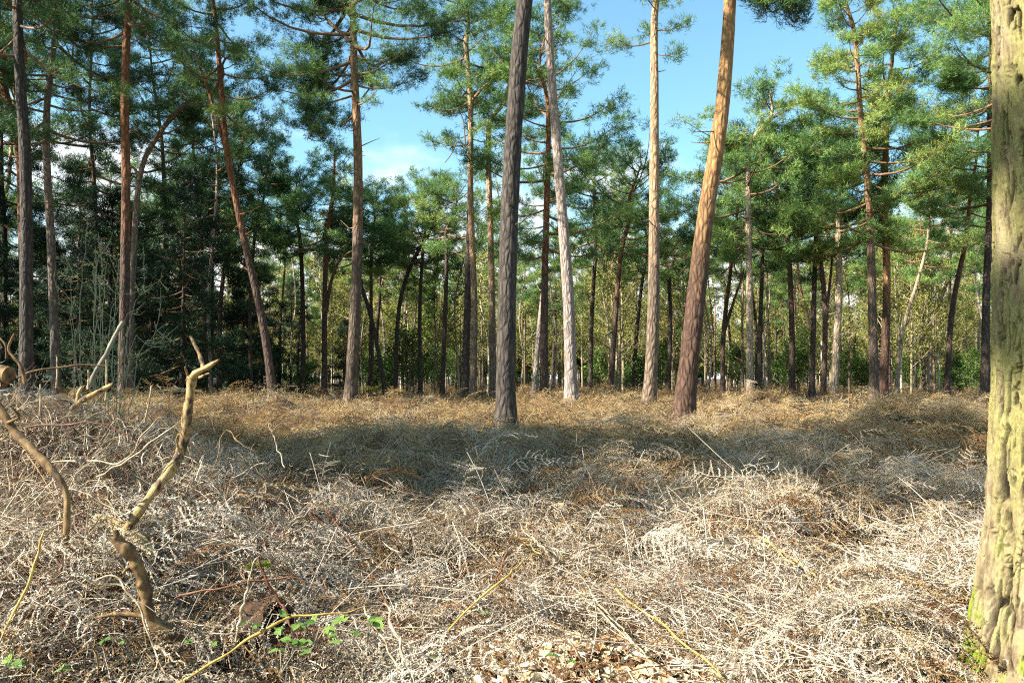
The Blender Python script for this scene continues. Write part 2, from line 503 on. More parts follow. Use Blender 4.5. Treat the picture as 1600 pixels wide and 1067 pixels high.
# ------------------------------------------------------------------ bracken
def frond(seed, L=0.8, npin=13, leaf=0.036, curl=1.0):
    r = np.random.default_rng(seed)
    mb = MB()
    n = 18
    t = np.linspace(0, 1, n)
    rx = np.stack([t * L, 0.10 * L * np.sin(t * 2.2 + r.uniform(-1, 1)) * t, L * (0.28 * np.sin(t * np.pi * r.uniform(0.8, 1.05)) - 0.10 * t * t)], 1)
    rx += r.normal(0, 0.008, rx.shape)
    mb.tube(rx, np.linspace(0.0036, 0.0014, n), 4, 0, 0.62, False)
    V = []; Fc = []; TT = []; cnt = 0
    for i in range(npin):
        s = 0.22 + 0.76 * i / (npin - 1)
        o = np.array([np.interp(s, t, rx[:, k]) for k in range(3)])
        lp = 0.26 * L * (math.sin((1 - s) * 2.1 + 0.35)) * r.uniform(0.6, 1.1)
        for sd in (-1, 1):
            if r.random() < 0.12: continue
            m = 20
            u = np.linspace(0, 1, m)
            c1 = r.normal(0, 1.0) * curl; c2 = r.uniform(0.4, 2.6) * curl
            ang = c2 * u
            q = np.stack([0.45 * lp * u + 0.12 * lp * np.sin(c1 * u * 2), sd * lp * np.sin(ang) / max(c2, 0.5), -lp * (1 - np.cos(ang)) / max(c2, .5) * r.uniform(0.3, 1.0)], 1)
            q = q + o + r.normal(0, 0.002, q.shape)
            T = nrm(np.gradient(q, axis=0))
            S = nrm(np.cross(T, r.normal(0, 1, 3) * 0.5 + np.array([0, 0, 1])))
            NN = np.cross(T, S)
            ti = float(np.clip(r.normal(0.5, 0.22), 0, 1))
            # axis ribbon
            w = 0.0013
            V.append(np.concatenate([q + S * w, q - S * w])); k = np.arange(m - 1)
            Fc.append((np.stack([k, k + 1, k + 1 + m, k + m], 1) + cnt)); TT.append(np.full(2 * m, ti)); cnt += 2 * m
            # leaflets on both sides, curled
            for s2 in (-1, 1):
                ll = leaf * (1 - 0.55 * u[1:]) * r.uniform(0.6, 1.2, m - 1)
                a = q[1:] - T[1:] * leaf * 0.22; b = q[1:] + T[1:] * leaf * 0.22
                bend = r.normal(0, 0.7, (m - 1, 1))
                dirv = nrm(S[1:] * s2 + T[1:] * 0.4 + NN[1:] * bend)
                mid = q[1:] + dirv * ll[:, None] * 0.6
                tip = mid + nrm(dirv + NN[1:] * r.normal(0, 1.1, (m - 1, 1))) * ll[:, None] * 0.5
                vv = np.stack([a, b, mid + T[1:] * leaf * 0.13, tip, mid - T[1:] * leaf * 0.13], 1).reshape(-1, 3)
                kk = np.arange(m - 1) * 5
                V.append(vv)
                Fc.append(np.stack([kk, kk + 1, kk + 2, kk + 4], 1) + cnt)
                TT.append(np.repeat(np.clip(ti + r.normal(0, 0.12, m - 1), 0, 1), 5))
                V_tri.append((np.stack([kk + 4, kk + 2, kk + 3], 1) + cnt))
                cnt += 5 * (m - 1)
    base = mb.n
    mb.add(np.concatenate(V), np.concatenate(Fc), 0, np.concatenate(TT))
    mb.f.append((np.concatenate(V_tri) + base, 0, False))
    V_tri.clear()
    return mb


V_tri = []


def curl_clump(seed, n=120, R=0.17):
    """a knot of shrivelled pinnae"""
    r = np.random.default_rng(seed)
    mb = MB()
    V = []; Q = []; TT = []; cnt = 0
    for i in range(n):
        m = 8
        u = np.linspace(0, 1, m)
        c = r.normal(0, 1, 3) * np.array([R * 1.2, R * .8, R * 0.36])
        c2 = r.uniform(0.3, 2.4); lp = r.uniform(0.04, 0.13)
        a = c2 * u
        q = np.stack([np.sin(a), 1 - np.cos(a), r.normal(0, 0.25) * u], 1) * lp / c2
        A = nrm(np.array([[1.0, 0, 0]]) + r.normal(0, 0.55, (1, 3)) * np.array([1, 1, .6]))[0]; B = nrm(np.cross(A, r.normal(0, 1, 3))[None])[0]; C = np.cross(A, B)
        q = q @ np.stack([A, B, C]) + c
        T = nrm(np.gradient(q, axis=0)); S = nrm(np.cross(T, C + r.normal(0, .3, 3)))
        w = (0.0032 * np.sin(u * 2.6 + 0.4) * (0.45 + 0.9 * (np.arange(m) % 2)))[:, None]
        V.append(np.concatenate([q + S * w, q - S * w])); k = np.arange(m - 1)
        Q.append(np.stack([k, k + 1, k + 1 + m, k + m], 1) + cnt)
        TT.append(np.full(2 * m, np.clip(r.normal(0.5, 0.3), 0, 1))); cnt += 2 * m
    mb.add(np.concatenate(V), np.concatenate(Q), 0, np.concatenate(TT))
    return mb


def straw(seed, L=1.0):
    r = np.random.default_rng(seed)
    mb = MB()
    n = 9; t = np.linspace(0, 1, n)
    p = np.stack([(t - 0.5) * L, 0.06 * L * np.sin(t * 3 + r.uniform(0, 6)), 0.05 * L * np.sin(t * 2.5 + r.uniform(0, 6))], 1)
    k = r.integers(3, 7); p[k:, 1] += (t[k:] - t[k]) * L * r.normal(0, 0.35)
    mb.tube(p, np.linspace(0.0030, 0.0011, n), 5, 0, 0.6, True)
    for s in range(r.integers(1, 4)):
        o = p[r.integers(2, 8)]; d = nrm(np.array([[r.uniform(.3, 1), r.normal(0, .7), r.normal(0, .4)]]))[0]
        mb.tube(np.stack([o, o + d * L * 0.12, o + d * L * 0.24 + np.array([0, 0, -0.02])]), [0.002, 0.0016, 0.001], 4, 0, 0.6, False)
    return mb


def source_collection(name, meshes):
    col = bpy.data.collections.new(name)
    for k, (nm, me) in enumerate(meshes):
        o = bpy.data.objects.new('%s_%02d' % (nm, k), me)
        col.objects.link(o)
    return col


def scatter(name, col, pos, rot, scl, idx, tint):
    """one 'stuff' object: points that each carry one of the meshes of a collection"""
    me = bpy.data.meshes.new(name)
    n = len(pos)
    me.vertices.add(n); me.vertices.foreach_set('co', np.asarray(pos, np.float32).reshape(-1))
    for nm, tp, val, key in (('rot', 'FLOAT_VECTOR', rot, 'vector'), ('scl', 'FLOAT_VECTOR', scl, 'vector')):
        a = me.attributes.new(nm, tp, 'POINT'); a.data.foreach_set(key, np.asarray(val, np.float32).reshape(-1))
    a = me.attributes.new('idx', 'INT', 'POINT'); a.data.foreach_set('value', np.asarray(idx, np.int32))
    a = me.attributes.new('itint', 'FLOAT', 'POINT'); a.data.foreach_set('value', np.asarray(tint, np.float32))
    o = bpy.data.objects.new(name, me); ROOT.objects.link(o)
    ng = bpy.data.node_groups.new(name, 'GeometryNodeTree')
    ng.interface.new_socket('Geometry', in_out='INPUT', socket_type='NodeSocketGeometry')
    ng.interface.new_socket('Geometry', in_out='OUTPUT', socket_type='NodeSocketGeometry')
    N = ng.nodes; L = ng.links
    gi = N.new('NodeGroupInput'); go = N.new('NodeGroupOutput')
    ip = N.new('GeometryNodeInstanceOnPoints')
    ci = N.new('GeometryNodeCollectionInfo')
    ci.inputs['Collection'].default_value = col
    ci.inputs['Separate Children'].default_value = True
    ci.inputs['Reset Children'].default_value = True
    ip.inputs['Pick Instance'].default_value = True

    def na(nm, tp):
        a = N.new('GeometryNodeInputNamedAttribute'); a.data_type = tp; a.inputs['Name'].default_value = nm
        return [s for s in a.outputs if s.enabled and s.name == 'Attribute'][0]
    er = N.new('FunctionNodeEulerToRotation')
    L.new(gi.outputs[0], ip.inputs['Points'])
    L.new(ci.outputs[0], ip.inputs['Instance'])
    L.new(na('idx', 'INT'), ip.inputs['Instance Index'])
    L.new(na('rot', 'FLOAT_VECTOR'), er.inputs[0])
    L.new(er.outputs[0], ip.inputs['Rotation'])
    L.new(na('scl', 'FLOAT_VECTOR'), ip.inputs['Scale'])
    L.new(ip.outputs[0], go.inputs[0])
    md = o.modifiers.new('scatter', 'NODES'); md.node_group = ng
    return o


src = []
NF = 6
for k in range(NF): src.append(('frond', frond(100 + k, 0.75, 15, 0.0125, (0.5, 0.8, 1.1)[k % 3]).mesh('frond', M_BRACKEN)))
NCL = 5
for k in range(NCL): src.append(('knot', curl_clump(200 + k).mesh('knot', M_BRACKEN)))
NST = 5
for k in range(NST): src.append(('straw', straw(300 + k).mesh('straw', M_BRACKEN)))
# the collection hands its members over in name order: frond_*, knot_*, straw_*
COL_B = source_collection('bracken_pieces', src)


def ring_points(r0, r1, dens, xlim=0.76, xm=1.2, seed=0):
    """random points of the viewed fan between two depths"""
    r = np.random.default_rng(seed)
    n = int(dens * (r1 - r0) * (2 * (xlim * (r0 + r1) / 2 + xm)))
    y = np.sqrt(r.uniform(r0 ** 2, r1 ** 2, n)) if r0 > 0 else r.uniform(r0, r1, n)
    x = r.uniform(-1, 1, n) * (xlim * y + xm)
    return x, y, r


def litter_patch(x, y):
    """1 where last year's leaves lie bare of bracken"""
    d = ((x - 0.20) / 1.15) ** 2 + ((y - 4.1) / 1.0) ** 2
    d2 = ((x + 1.0) / 0.75) ** 2 + ((y - 3.7) / 0.42) ** 2
    return np.clip(1.5 - np.minimum(d, d2), 0, 1)


pos = []; rot = []; scl = []; idx = []; tin = []


def put(x, y, r, kind, smin, smax, lift, tiltx, base_t, jit, zs=1.0, az=None):
    cl = fbm(x * 2.3, y * 2.7, 55, 2)
    if kind != 'straw':
        ok = r.random(len(x)) < np.clip((cl - 0.36) * 5, 0.02, 1)
        x, y, cl = x[ok], y[ok], cl[ok]
    n = len(x)
    z = mat_h(x, y) + (cl - 0.54) * 0.50 * np.clip((30 - y) / 18, 0.25, 1)
    e = 0.12
    sx = (mat_h(x + e, y) - mat_h(x - e, y)) / (2 * e); sy = (mat_h(x, y + e) - mat_h(x, y - e)) / (2 * e)
    flow = -0.5 + (fbm(x * 0.9, y * 0.9, 70, 2) - 0.5) * 7.0
    a = flow + r.normal(0, 0.55 if az is None else 0.8, n) + np.where(r.random(n) < 0.3, r.uniform(-2, 2, n), 0)
    # slope along the frond's own direction
    sl = np.cos(a) * sx + np.sin(a) * sy; cr = -np.sin(a) * sx + np.cos(a) * sy
    rx = np.arctan(cr) * 0.8 + r.normal(0, tiltx, n)
    ry = -np.arctan(sl) * 0.8 + r.normal(0, 0.25, n)
    s = r.uniform(smin, smax, n)
    lo, cnt = {'frond': (0, NF), 'knot': (NF, NCL), 'straw': (NF + NCL, NST)}[kind]
    pos.append(np.stack([x, y, z + lift + r.normal(0, 0.035, n)], 1))
    rot.append(np.stack([rx, ry, a], 1)); scl.append(np.stack([s, s, s * zs], 1))
    idx.append(r.integers(lo, lo + cnt, n))
    # colour: bleached grey close by, golden brown further off, in drifts
    far = np.clip((y - 5.8) / 6.5, 0, 1)
    drift = (fbm(x * 0.5, y * 0.5, 40, 3) - 0.5)
    t = (0.76 - 0.31 * far) + drift * (0.25 + 0.2 * far) + r.normal(0, jit, n)
    t = t + base_t + (cl - 0.5) * 0.25
    t = np.where(r.random(n) < 0.18, r.uniform(0.02, 0.26, n), t)
    tin.append(np.clip(t, 0.02, 0.84))


for (r0, r1, df, dk, ds, s) in ((2.6, 5.5, 150, 70, 130, 1), (5.5, 9, 100, 55, 70, 2), (9, 14, 60, 40, 30, 3), (14, 24, 24, 20, 4, 4), (24, 40, 13, 8, 1.5, 5), (40, 75, 4, 2, 0, 6)):
    big = 1.0 if r1 < 20 else (1.1 if r1 < 30 else (1.4 if r1 < 50 else 1.8))
    for kind, dn in (('frond', df), ('knot', dk), ('straw', ds)):
        if dn <= 0: continue
        x, y, r = ring_points(r0, r1, dn, seed=s * 10 + len(kind))
        keep = r.random(len(x)) > litter_patch(x, y) * 0.97
        for hx, hy, hd, hrx, hry in HOLLOWS:
            keep &= (((x - hx) / hrx) ** 2 + ((y - hy) / hry) ** 2 > 0.75) | (r.random(len(x)) < 0.22)
        keep &= ~((x > 2.0) & (np.hypot(x - 2.75, (y - 3.8) * 0.9) < 0.98))
        x, y = x[keep], y[keep]
        if kind == 'frond': put(x, y, r, kind, 0.45 * big, 1.25 * big, -0.10 * big, 0.5, -0.01, 0.11, 0.7 if big > 1 else 1.0)
        elif kind == 'knot': put(x, y, r, kind, 0.6 * big, 1.2 * big, -0.02, 0.5, -0.03, 0.13)
        else: put(x, y, r, kind, 0.4, 1.4, 0.06, 0.35, 0.08, 0.12, az=r.normal(-0.55, 0.8, len(x)))
# the brushy bank on the left carries a thicker cover
r = np.random.default_rng(77)
n = 700
x = r.normal(-3.6, 1.0, n); y = r.normal(5.6, 1.2, n)
put(x, y, r, 'frond', 0.5, 1.1, -0.02, 0.8, 0.05, 0.16)
x = r.normal(-3.6, 1.0, n); y = r.normal(5.6, 1.2, n)
put(x, y, r, 'knot', 0.7, 1.4, 0.02, 0.6, 0.05, 0.2)
br = scatter('dead_bracken', COL_B, np.concatenate(pos), np.concatenate(rot), np.concatenate(scl), np.concatenate(idx), np.concatenate(tin))
tag(br, 'dead collapsed bracken covering the whole forest floor, grey close by and golden further off', 'bracken', kind='stuff')

# last year's leaves on the bare patch at the bottom
lm = MB()
r = np.random.default_rng(5)
n = 9000
x = np.concatenate([r.normal(0.2, 0.75, n // 2), r.uniform(-3.2, 3.0, n - n // 2)]); y = np.concatenate([r.normal(4.15, 0.6, n // 2), r.uniform(3.0, 7, n - n // 2)])
z = mat_h(x, y) - 0.21 + r.uniform(0, 0.10, n) + 0.10 * litter_patch(x, y)
a = r.uniform(0, 6.28, n); L = r.uniform(0.022, 0.052, n)[:, None]
d = nrm(np.stack([np.cos(a), np.sin(a), r.normal(0, 0.35, n)], 1)); sdv = nrm(np.cross(d, r.normal(0, 0.35, (n, 3)) + np.array([0, 0, 1]))); up = np.cross(sdv, d)
c = np.stack([x, y, z], 1)
cv = r.normal(0.3, 0.5, (n, 1)) * L * 0.5
vv = np.stack([c - d * L, c - sdv * L * 0.55 + up * cv, c + d * L, c + sdv * L * 0.55 + up * cv, c - up * cv * 0.4], 1)
k = np.arange(n) * 5
fc = np.concatenate([np.stack([k, k + 1, k + 4], 1), np.stack([k + 1, k + 2, k + 4], 1), np.stack([k + 2, k + 3, k + 4], 1), np.stack([k + 3, k, k + 4], 1)])
lm.add(vv, fc, 0, np.repeat(np.clip(r.beta(2, 1.2, n), 0, 1), 5))
tag(lm.build('leaf_litter', M_LITTER), 'pale fallen leaves lying on the bare patch in the foreground', 'leaf litter', kind='stuff')


# ------------------------------------------------------------------ pines
def add_needles(mb, C, A, r, K, L, W, tint, mat=1):
    """tufts of needles: C centres, A axes"""
    n = len(C)
    if n == 0: return
    d = nrm(A[:, None] * 0.75 + nrm(r.normal(0, 1, (n, K, 3))))
    s = nrm(np.cross(d, A[:, None] + r.normal(0, 0.45, (n, K, 3))))
    l = L * r.uniform(0.65, 1.2, (n, K, 1))
    o = C[:, None] + r.normal(0, L * 0.28, (n, K, 3))
    v = np.stack([o + s * W * 0.5, o - s * W * 0.5, o + d * l], 2).reshape(-1, 3)
    k = np.arange(n * K) * 3
    mb.add(v, np.stack([k, k + 1, k + 2], 1), mat, np.repeat(np.clip(np.repeat(tint, K) + r.normal(0, 0.06, n * K), 0, 1), 3))


def pine_crown(mb, axis_fn, z0, z1, rad, r, nb=34, fine=1.0, dens=1.0, shape='round', tint=0.45, droop=0.0, lod=1):
    """boughs with needle pads between heights z0 and z1 round a trunk axis"""
    C = []; A = []; T = []
    K = 18 if lod == 0 else 14
    L = 0.16 if lod == 0 else 0.20
    W = 0.0155 if lod == 0 else 0.023
    ga = r.uniform(0, 6.28)
    for b in range(nb):
        t = ((b + 0.5) / nb) ** 0.85
        z = z0 + (z1 - z0) * t
        o = axis_fn(z)
        ga += 2.4 + r.normal(0, 0.5)
        if shape == 'round': prof = math.sqrt(max(0.06, 1 - ((t - 0.38) / 0.68) ** 2))
        elif shape == 'flat': prof = math.sqrt(max(0.05, 1 - ((t - 0.62) / 0.64) ** 2))
        else: prof = (1 - t) ** 0.8 + 0.08
        ln = rad * prof * r.uniform(0.55, 1.15)
        el = math.radians(-8 + 55 * t ** 1.5 + r.normal(0, 11)) - droop
        m = 7; u = np.linspace(0, 1, m)
        h = np.array([math.cos(ga), math.sin(ga), 0])
        q = o + h[None] * (ln * u * math.cos(el))[:, None]
        q[:, 2] += ln * (u * math.sin(el) + 0.12 * u ** 2 - 0.10 * np.sin(u * 3.1))
        side = np.array([-h[1], h[0], 0])
        q += side[None] * (np.sin(u * 3 + r.uniform(0, 6)) * 0.10 * ln * u)[:, None]
        r0 = 0.012 + 0.014 * ln
        mb.tube(q, np.linspace(r0, 0.007, m), 5 if lod == 0 else 4, 0, z / 20, False)
        ntw = max(2, int(1.6 + ln * 1.5))
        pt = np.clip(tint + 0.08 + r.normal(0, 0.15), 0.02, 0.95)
        for k in range(ntw):
            s = 1.0 if k == 0 else r.uniform(0.3, 1.0)
            oo = np.array([np.interp(s, u, q[:, j]) for j in range(3)])
            sg = 1 if k % 2 else -1
            tl = (0.16 + 0.24 * ln * (1 - 0.4 * s)) * r.uniform(0.6, 1.2)
            dr = nrm((h * 0.8 + side * sg * r.uniform(0.3, 1.1) + np.array([0, 0, r.uniform(0.0, 0.5)]))[None])[0]
            if k == 0: tl *= 0.4
            e = oo + dr * tl
            if k: mb.tube(np.stack([oo, (oo + e) / 2 + np.array([0, 0, -0.03 * tl]), e]), [0.009, 0.006, 0.004], 3, 0, z / 20, False)
            npd = max(5, int(dens * fine * (16 if lod == 0 else 11) * (0.7 + 0.35 * min(ln, 2.2))))
            w = r.uniform(0.25, 1.1, npd) ** 0.7
            pc = oo + (e - oo) * w[:, None] + r.normal(0, 1, (npd, 3)) * np.array([0.15, 0.15, 0.085]) * (0.75 + 0.22 * ln)
            C.append(pc)
            off = pc - (oo + (e - oo) * w[:, None])
            ax = dr[None] * 0.35 + np.array([0, 0, 0.55]) + off * 2.6 + r.normal(0, 0.25, (npd, 3))
            A.append(nrm(ax))
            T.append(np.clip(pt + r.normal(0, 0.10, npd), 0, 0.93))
    C = np.concatenate(C); A = np.concatenate(A); T = np.concatenate(T)
    add_needles(mb, C, A, r, K, L, W, T)


HEROES = []


def pine(label, pts, w0, w1, D, bark_m, top, crown, seed, nb=34, dens=1.0, shape='round', tint=0.45, limbs=(), stubs=5, fork=None, wob=0.15, name='pine_tree', group=None):
    """a pine from the outline of its stem in the photograph: pts from the base up, widths in pixels, depth D;
    top = pixel row of its tip (may lie above the picture), crown = (lowest row, radius in metres)"""
    r = np.random.default_rng(seed)
    b = P(pts[0][0], pts[0][1], D)
    base = np.array([b[0], D, float(mat_h(b[0], D))])
    q = [P(x, y, D) for x, y in pts]
    q[0] = base + np.array([0, 0, -0.35])
    ztop = P(pts[-1][0], top, D)[2]
    if q[-1][2] < ztop - 0.5:
        dlast = q[-1] - q[-2]; dlast = dlast / np.linalg.norm(dlast)
        up = ztop - q[-1][2]
        nk = 3
        for k in range(1, nk + 1):
            f = k / nk
            q.append(q[-1] + np.array([dlast[0] / max(dlast[2], .3) * up / nk * (1 - 0.6 * f) + r.normal(0, wob), r.normal(0, wob), up / nk]))
    q = np.array(q)
    q[1:, 1] += r.normal(0, 0.08, len(q) - 1)
    n = 44
    c = spline(q, n)
    ra0, ra1 = w0 * D / F / 2, w1 * D / F / 2
    zl = P(pts[-1][0], pts[-1][1], D)[2]
    zz = c[:, 2]
    rad = np.where(zz < zl, np.interp(zz, [base[2], zl], [ra0, ra1]), np.interp(zz, [zl, ztop + 0.01], [ra1, 0.03]))
    rad = rad * (1 + 0.55 * np.exp(-np.maximum(zz - base[2] - 0.1, 0) / 0.30))
    sides = 16 if D < 26 else 10
    rr = rad[:, None] * (1 + 0.06 * (r.random((n, sides)) - 0.5) * 2 * (0.6 if D < 26 else 0.4))
    root = thing(name, tuple(base), label, 'pine tree' if name == 'pine_tree' else 'tree', group)
    tb = MB()
    tb.tube(c, rr, sides, 0, (zz - base[2]) / 20, True)
    ax = lambda z: np.array([np.interp(z, zz, c[:, 0]), np.interp(z, zz, c[:, 1]), z])
    zc0 = P(pts[-1][0], crown[0], D)[2]
    # dead snags below the crown
    for k in range(stubs):
        z = r.uniform(base[2] + 0.35 * (zc0 - base[2]), zc0)
        o = ax(z); a = r.uniform(0, 6.28); l = r.uniform(0.12, 0.9)
        d = np.array([math.cos(a), math.sin(a), r.uniform(-0.25, 0.5)])
        tb.tube(np.stack([o, o + d * l * 0.5, o + d * l + np.array([0, 0, r.normal(0, 0.12)])]), [0.022, 0.014, 0.007], 5, 0, 0.5, False)
    if fork is not None:
        fp = [P(x, y, D) for x, y in fork[0]]
        fw = fork[1] * D / F / 2
        c2 = spline(np.array(fp), 16)
        tb.tube(c2, np.linspace(fw, 0.035, 16), 8, 0, (c2[:, 2] - base[2]) / 20, True)
    tb.build('trunk', bark_m, root, base)
    cb = MB()
    lod = 0 if D < 29 else 1
    if crown[1] > 0:
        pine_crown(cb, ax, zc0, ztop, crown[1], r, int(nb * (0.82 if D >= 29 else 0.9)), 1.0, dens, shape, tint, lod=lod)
    for lp, lw, lr in limbs:
        lq = spline(np.array([P(x, y, D + dd) for x, y, dd in lp]), 12)
        cb.tube(lq, np.linspace(lw * D / F / 2, 0.012, 12), 6, 0, 0.45, False)
        if lr > 0:
            e0 = lq[7]; e1 = lq[-1]
            f2 = lambda z, a=e0, b2=e1: a + (b2 - a) * np.clip((z - a[2]) / (b2[2] - a[2] + 1e-6), 0, 1)
            lo, hi = sorted((e0[2], e1[2]))
            m2 = MB()
            for kk in range(5):
                o = lq[6 + kk]
                pine_crown(cb, lambda z, o=o: np.array([o[0], o[1], z]), o[2] - 0.2, o[2] + 0.35, lr, r, 4, 1.0, dens, 'round', tint, lod=lod)
    if cb.n:
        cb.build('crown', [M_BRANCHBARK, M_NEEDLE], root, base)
    HEROES.append((pts[0][0], D, label))
    return root


# --- the trees one can tell apart, nearest rows first
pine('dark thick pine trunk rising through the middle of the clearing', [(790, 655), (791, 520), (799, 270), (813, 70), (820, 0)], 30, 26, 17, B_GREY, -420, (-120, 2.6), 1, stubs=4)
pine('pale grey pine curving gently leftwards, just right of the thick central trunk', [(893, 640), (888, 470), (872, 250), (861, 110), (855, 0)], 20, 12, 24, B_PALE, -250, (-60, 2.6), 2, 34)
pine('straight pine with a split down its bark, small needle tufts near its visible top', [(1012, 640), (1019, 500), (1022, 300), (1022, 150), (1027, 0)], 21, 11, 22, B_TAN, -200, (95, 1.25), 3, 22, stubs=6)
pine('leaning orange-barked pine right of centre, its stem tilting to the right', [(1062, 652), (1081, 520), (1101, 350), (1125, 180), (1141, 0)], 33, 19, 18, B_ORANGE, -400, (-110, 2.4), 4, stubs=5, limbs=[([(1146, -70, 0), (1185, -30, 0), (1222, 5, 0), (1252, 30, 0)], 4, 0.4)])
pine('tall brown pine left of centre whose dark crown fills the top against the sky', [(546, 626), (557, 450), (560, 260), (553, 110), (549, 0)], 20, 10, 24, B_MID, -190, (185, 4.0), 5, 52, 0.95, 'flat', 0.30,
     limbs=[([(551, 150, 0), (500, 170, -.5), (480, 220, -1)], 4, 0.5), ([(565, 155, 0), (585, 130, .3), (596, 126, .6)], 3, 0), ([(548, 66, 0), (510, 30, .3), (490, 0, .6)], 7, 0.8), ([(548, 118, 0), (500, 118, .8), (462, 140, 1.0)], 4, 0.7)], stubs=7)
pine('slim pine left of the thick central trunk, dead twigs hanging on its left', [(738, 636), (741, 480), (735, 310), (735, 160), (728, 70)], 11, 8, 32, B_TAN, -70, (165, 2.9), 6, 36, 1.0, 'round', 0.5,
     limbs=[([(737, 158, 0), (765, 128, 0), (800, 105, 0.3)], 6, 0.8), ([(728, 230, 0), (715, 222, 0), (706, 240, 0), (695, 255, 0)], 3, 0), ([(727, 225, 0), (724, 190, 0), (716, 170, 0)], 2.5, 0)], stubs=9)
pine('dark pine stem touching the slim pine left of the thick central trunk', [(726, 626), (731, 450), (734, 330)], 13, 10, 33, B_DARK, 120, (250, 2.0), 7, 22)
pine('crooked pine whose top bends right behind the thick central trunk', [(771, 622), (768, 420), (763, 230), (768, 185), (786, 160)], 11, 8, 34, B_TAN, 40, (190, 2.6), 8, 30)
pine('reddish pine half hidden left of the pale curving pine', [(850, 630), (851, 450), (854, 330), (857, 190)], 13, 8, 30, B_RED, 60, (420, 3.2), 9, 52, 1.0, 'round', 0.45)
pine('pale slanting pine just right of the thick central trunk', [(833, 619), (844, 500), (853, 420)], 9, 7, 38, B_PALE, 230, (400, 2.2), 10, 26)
pine('tall pine with sunlit left edge, second trunk from the left side of the photo', [(43, 590), (39, 300), (31, 110), (25, 0)], 21, 14, 22, B_GREY, -330, (100, 3.4), 11, 40, 1.0, 'round', 0.2)  # low tints in this left stand put its shade into the needle colour
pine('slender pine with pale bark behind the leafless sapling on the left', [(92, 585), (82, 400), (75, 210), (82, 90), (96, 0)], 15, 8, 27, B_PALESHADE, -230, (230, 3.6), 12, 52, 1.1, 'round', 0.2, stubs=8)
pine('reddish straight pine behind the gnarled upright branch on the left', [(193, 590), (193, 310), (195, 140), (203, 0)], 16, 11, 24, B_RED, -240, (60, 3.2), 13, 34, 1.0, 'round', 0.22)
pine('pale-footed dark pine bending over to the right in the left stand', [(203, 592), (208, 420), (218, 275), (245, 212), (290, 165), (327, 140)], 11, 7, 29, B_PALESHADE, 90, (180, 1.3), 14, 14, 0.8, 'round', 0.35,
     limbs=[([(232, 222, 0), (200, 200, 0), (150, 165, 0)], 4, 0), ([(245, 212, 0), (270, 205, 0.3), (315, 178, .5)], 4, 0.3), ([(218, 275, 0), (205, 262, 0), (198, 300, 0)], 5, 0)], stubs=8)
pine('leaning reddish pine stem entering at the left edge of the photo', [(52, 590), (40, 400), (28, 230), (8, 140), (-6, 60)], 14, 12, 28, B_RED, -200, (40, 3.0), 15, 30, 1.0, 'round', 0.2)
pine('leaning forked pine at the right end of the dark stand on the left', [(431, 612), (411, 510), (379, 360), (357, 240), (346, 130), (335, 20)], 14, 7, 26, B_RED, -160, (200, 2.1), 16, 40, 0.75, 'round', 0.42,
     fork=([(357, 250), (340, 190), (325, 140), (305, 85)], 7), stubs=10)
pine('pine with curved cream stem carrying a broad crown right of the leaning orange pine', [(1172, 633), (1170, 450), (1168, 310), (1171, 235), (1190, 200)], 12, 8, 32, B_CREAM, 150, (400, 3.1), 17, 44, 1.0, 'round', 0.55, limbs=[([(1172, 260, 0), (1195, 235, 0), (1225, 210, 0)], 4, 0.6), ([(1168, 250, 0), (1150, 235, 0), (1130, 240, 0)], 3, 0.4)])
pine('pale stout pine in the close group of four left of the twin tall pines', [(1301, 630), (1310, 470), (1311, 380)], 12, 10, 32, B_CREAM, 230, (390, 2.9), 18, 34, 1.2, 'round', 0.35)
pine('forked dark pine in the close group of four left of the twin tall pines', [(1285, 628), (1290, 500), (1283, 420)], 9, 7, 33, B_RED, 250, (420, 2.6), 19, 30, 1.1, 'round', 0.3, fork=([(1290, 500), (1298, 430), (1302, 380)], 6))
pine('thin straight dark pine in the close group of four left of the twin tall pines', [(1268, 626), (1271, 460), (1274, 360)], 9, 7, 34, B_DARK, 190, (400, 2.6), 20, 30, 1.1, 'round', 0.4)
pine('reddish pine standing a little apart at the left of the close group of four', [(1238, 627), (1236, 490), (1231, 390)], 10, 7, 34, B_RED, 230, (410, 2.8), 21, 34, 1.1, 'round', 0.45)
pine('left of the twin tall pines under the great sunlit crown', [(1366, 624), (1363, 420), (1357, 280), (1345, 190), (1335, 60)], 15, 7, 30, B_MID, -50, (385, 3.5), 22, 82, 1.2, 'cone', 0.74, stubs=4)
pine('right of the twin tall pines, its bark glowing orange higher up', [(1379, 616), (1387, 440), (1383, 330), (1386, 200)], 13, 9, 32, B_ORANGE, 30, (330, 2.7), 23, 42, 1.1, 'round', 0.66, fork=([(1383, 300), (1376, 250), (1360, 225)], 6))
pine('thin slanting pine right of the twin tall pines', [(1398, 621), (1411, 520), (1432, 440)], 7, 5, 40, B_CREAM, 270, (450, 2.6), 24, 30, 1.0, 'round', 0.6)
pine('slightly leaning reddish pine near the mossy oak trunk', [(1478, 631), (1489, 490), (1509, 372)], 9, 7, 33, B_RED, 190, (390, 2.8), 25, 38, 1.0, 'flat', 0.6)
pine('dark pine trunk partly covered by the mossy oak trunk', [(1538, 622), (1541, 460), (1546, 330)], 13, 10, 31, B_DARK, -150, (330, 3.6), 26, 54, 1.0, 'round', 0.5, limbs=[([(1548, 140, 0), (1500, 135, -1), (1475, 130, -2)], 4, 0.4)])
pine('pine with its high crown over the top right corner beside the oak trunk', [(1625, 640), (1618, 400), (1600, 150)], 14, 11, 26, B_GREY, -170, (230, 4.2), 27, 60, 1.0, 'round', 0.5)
pine('slim dark pine in the gap between the forked leaning pine and the tall brown pine', [(474, 601), (473, 470), (470, 380)], 8, 6, 40, B_DARK, 280, (400, 2.6), 28, 34, 1.0, 'round', 0.35)
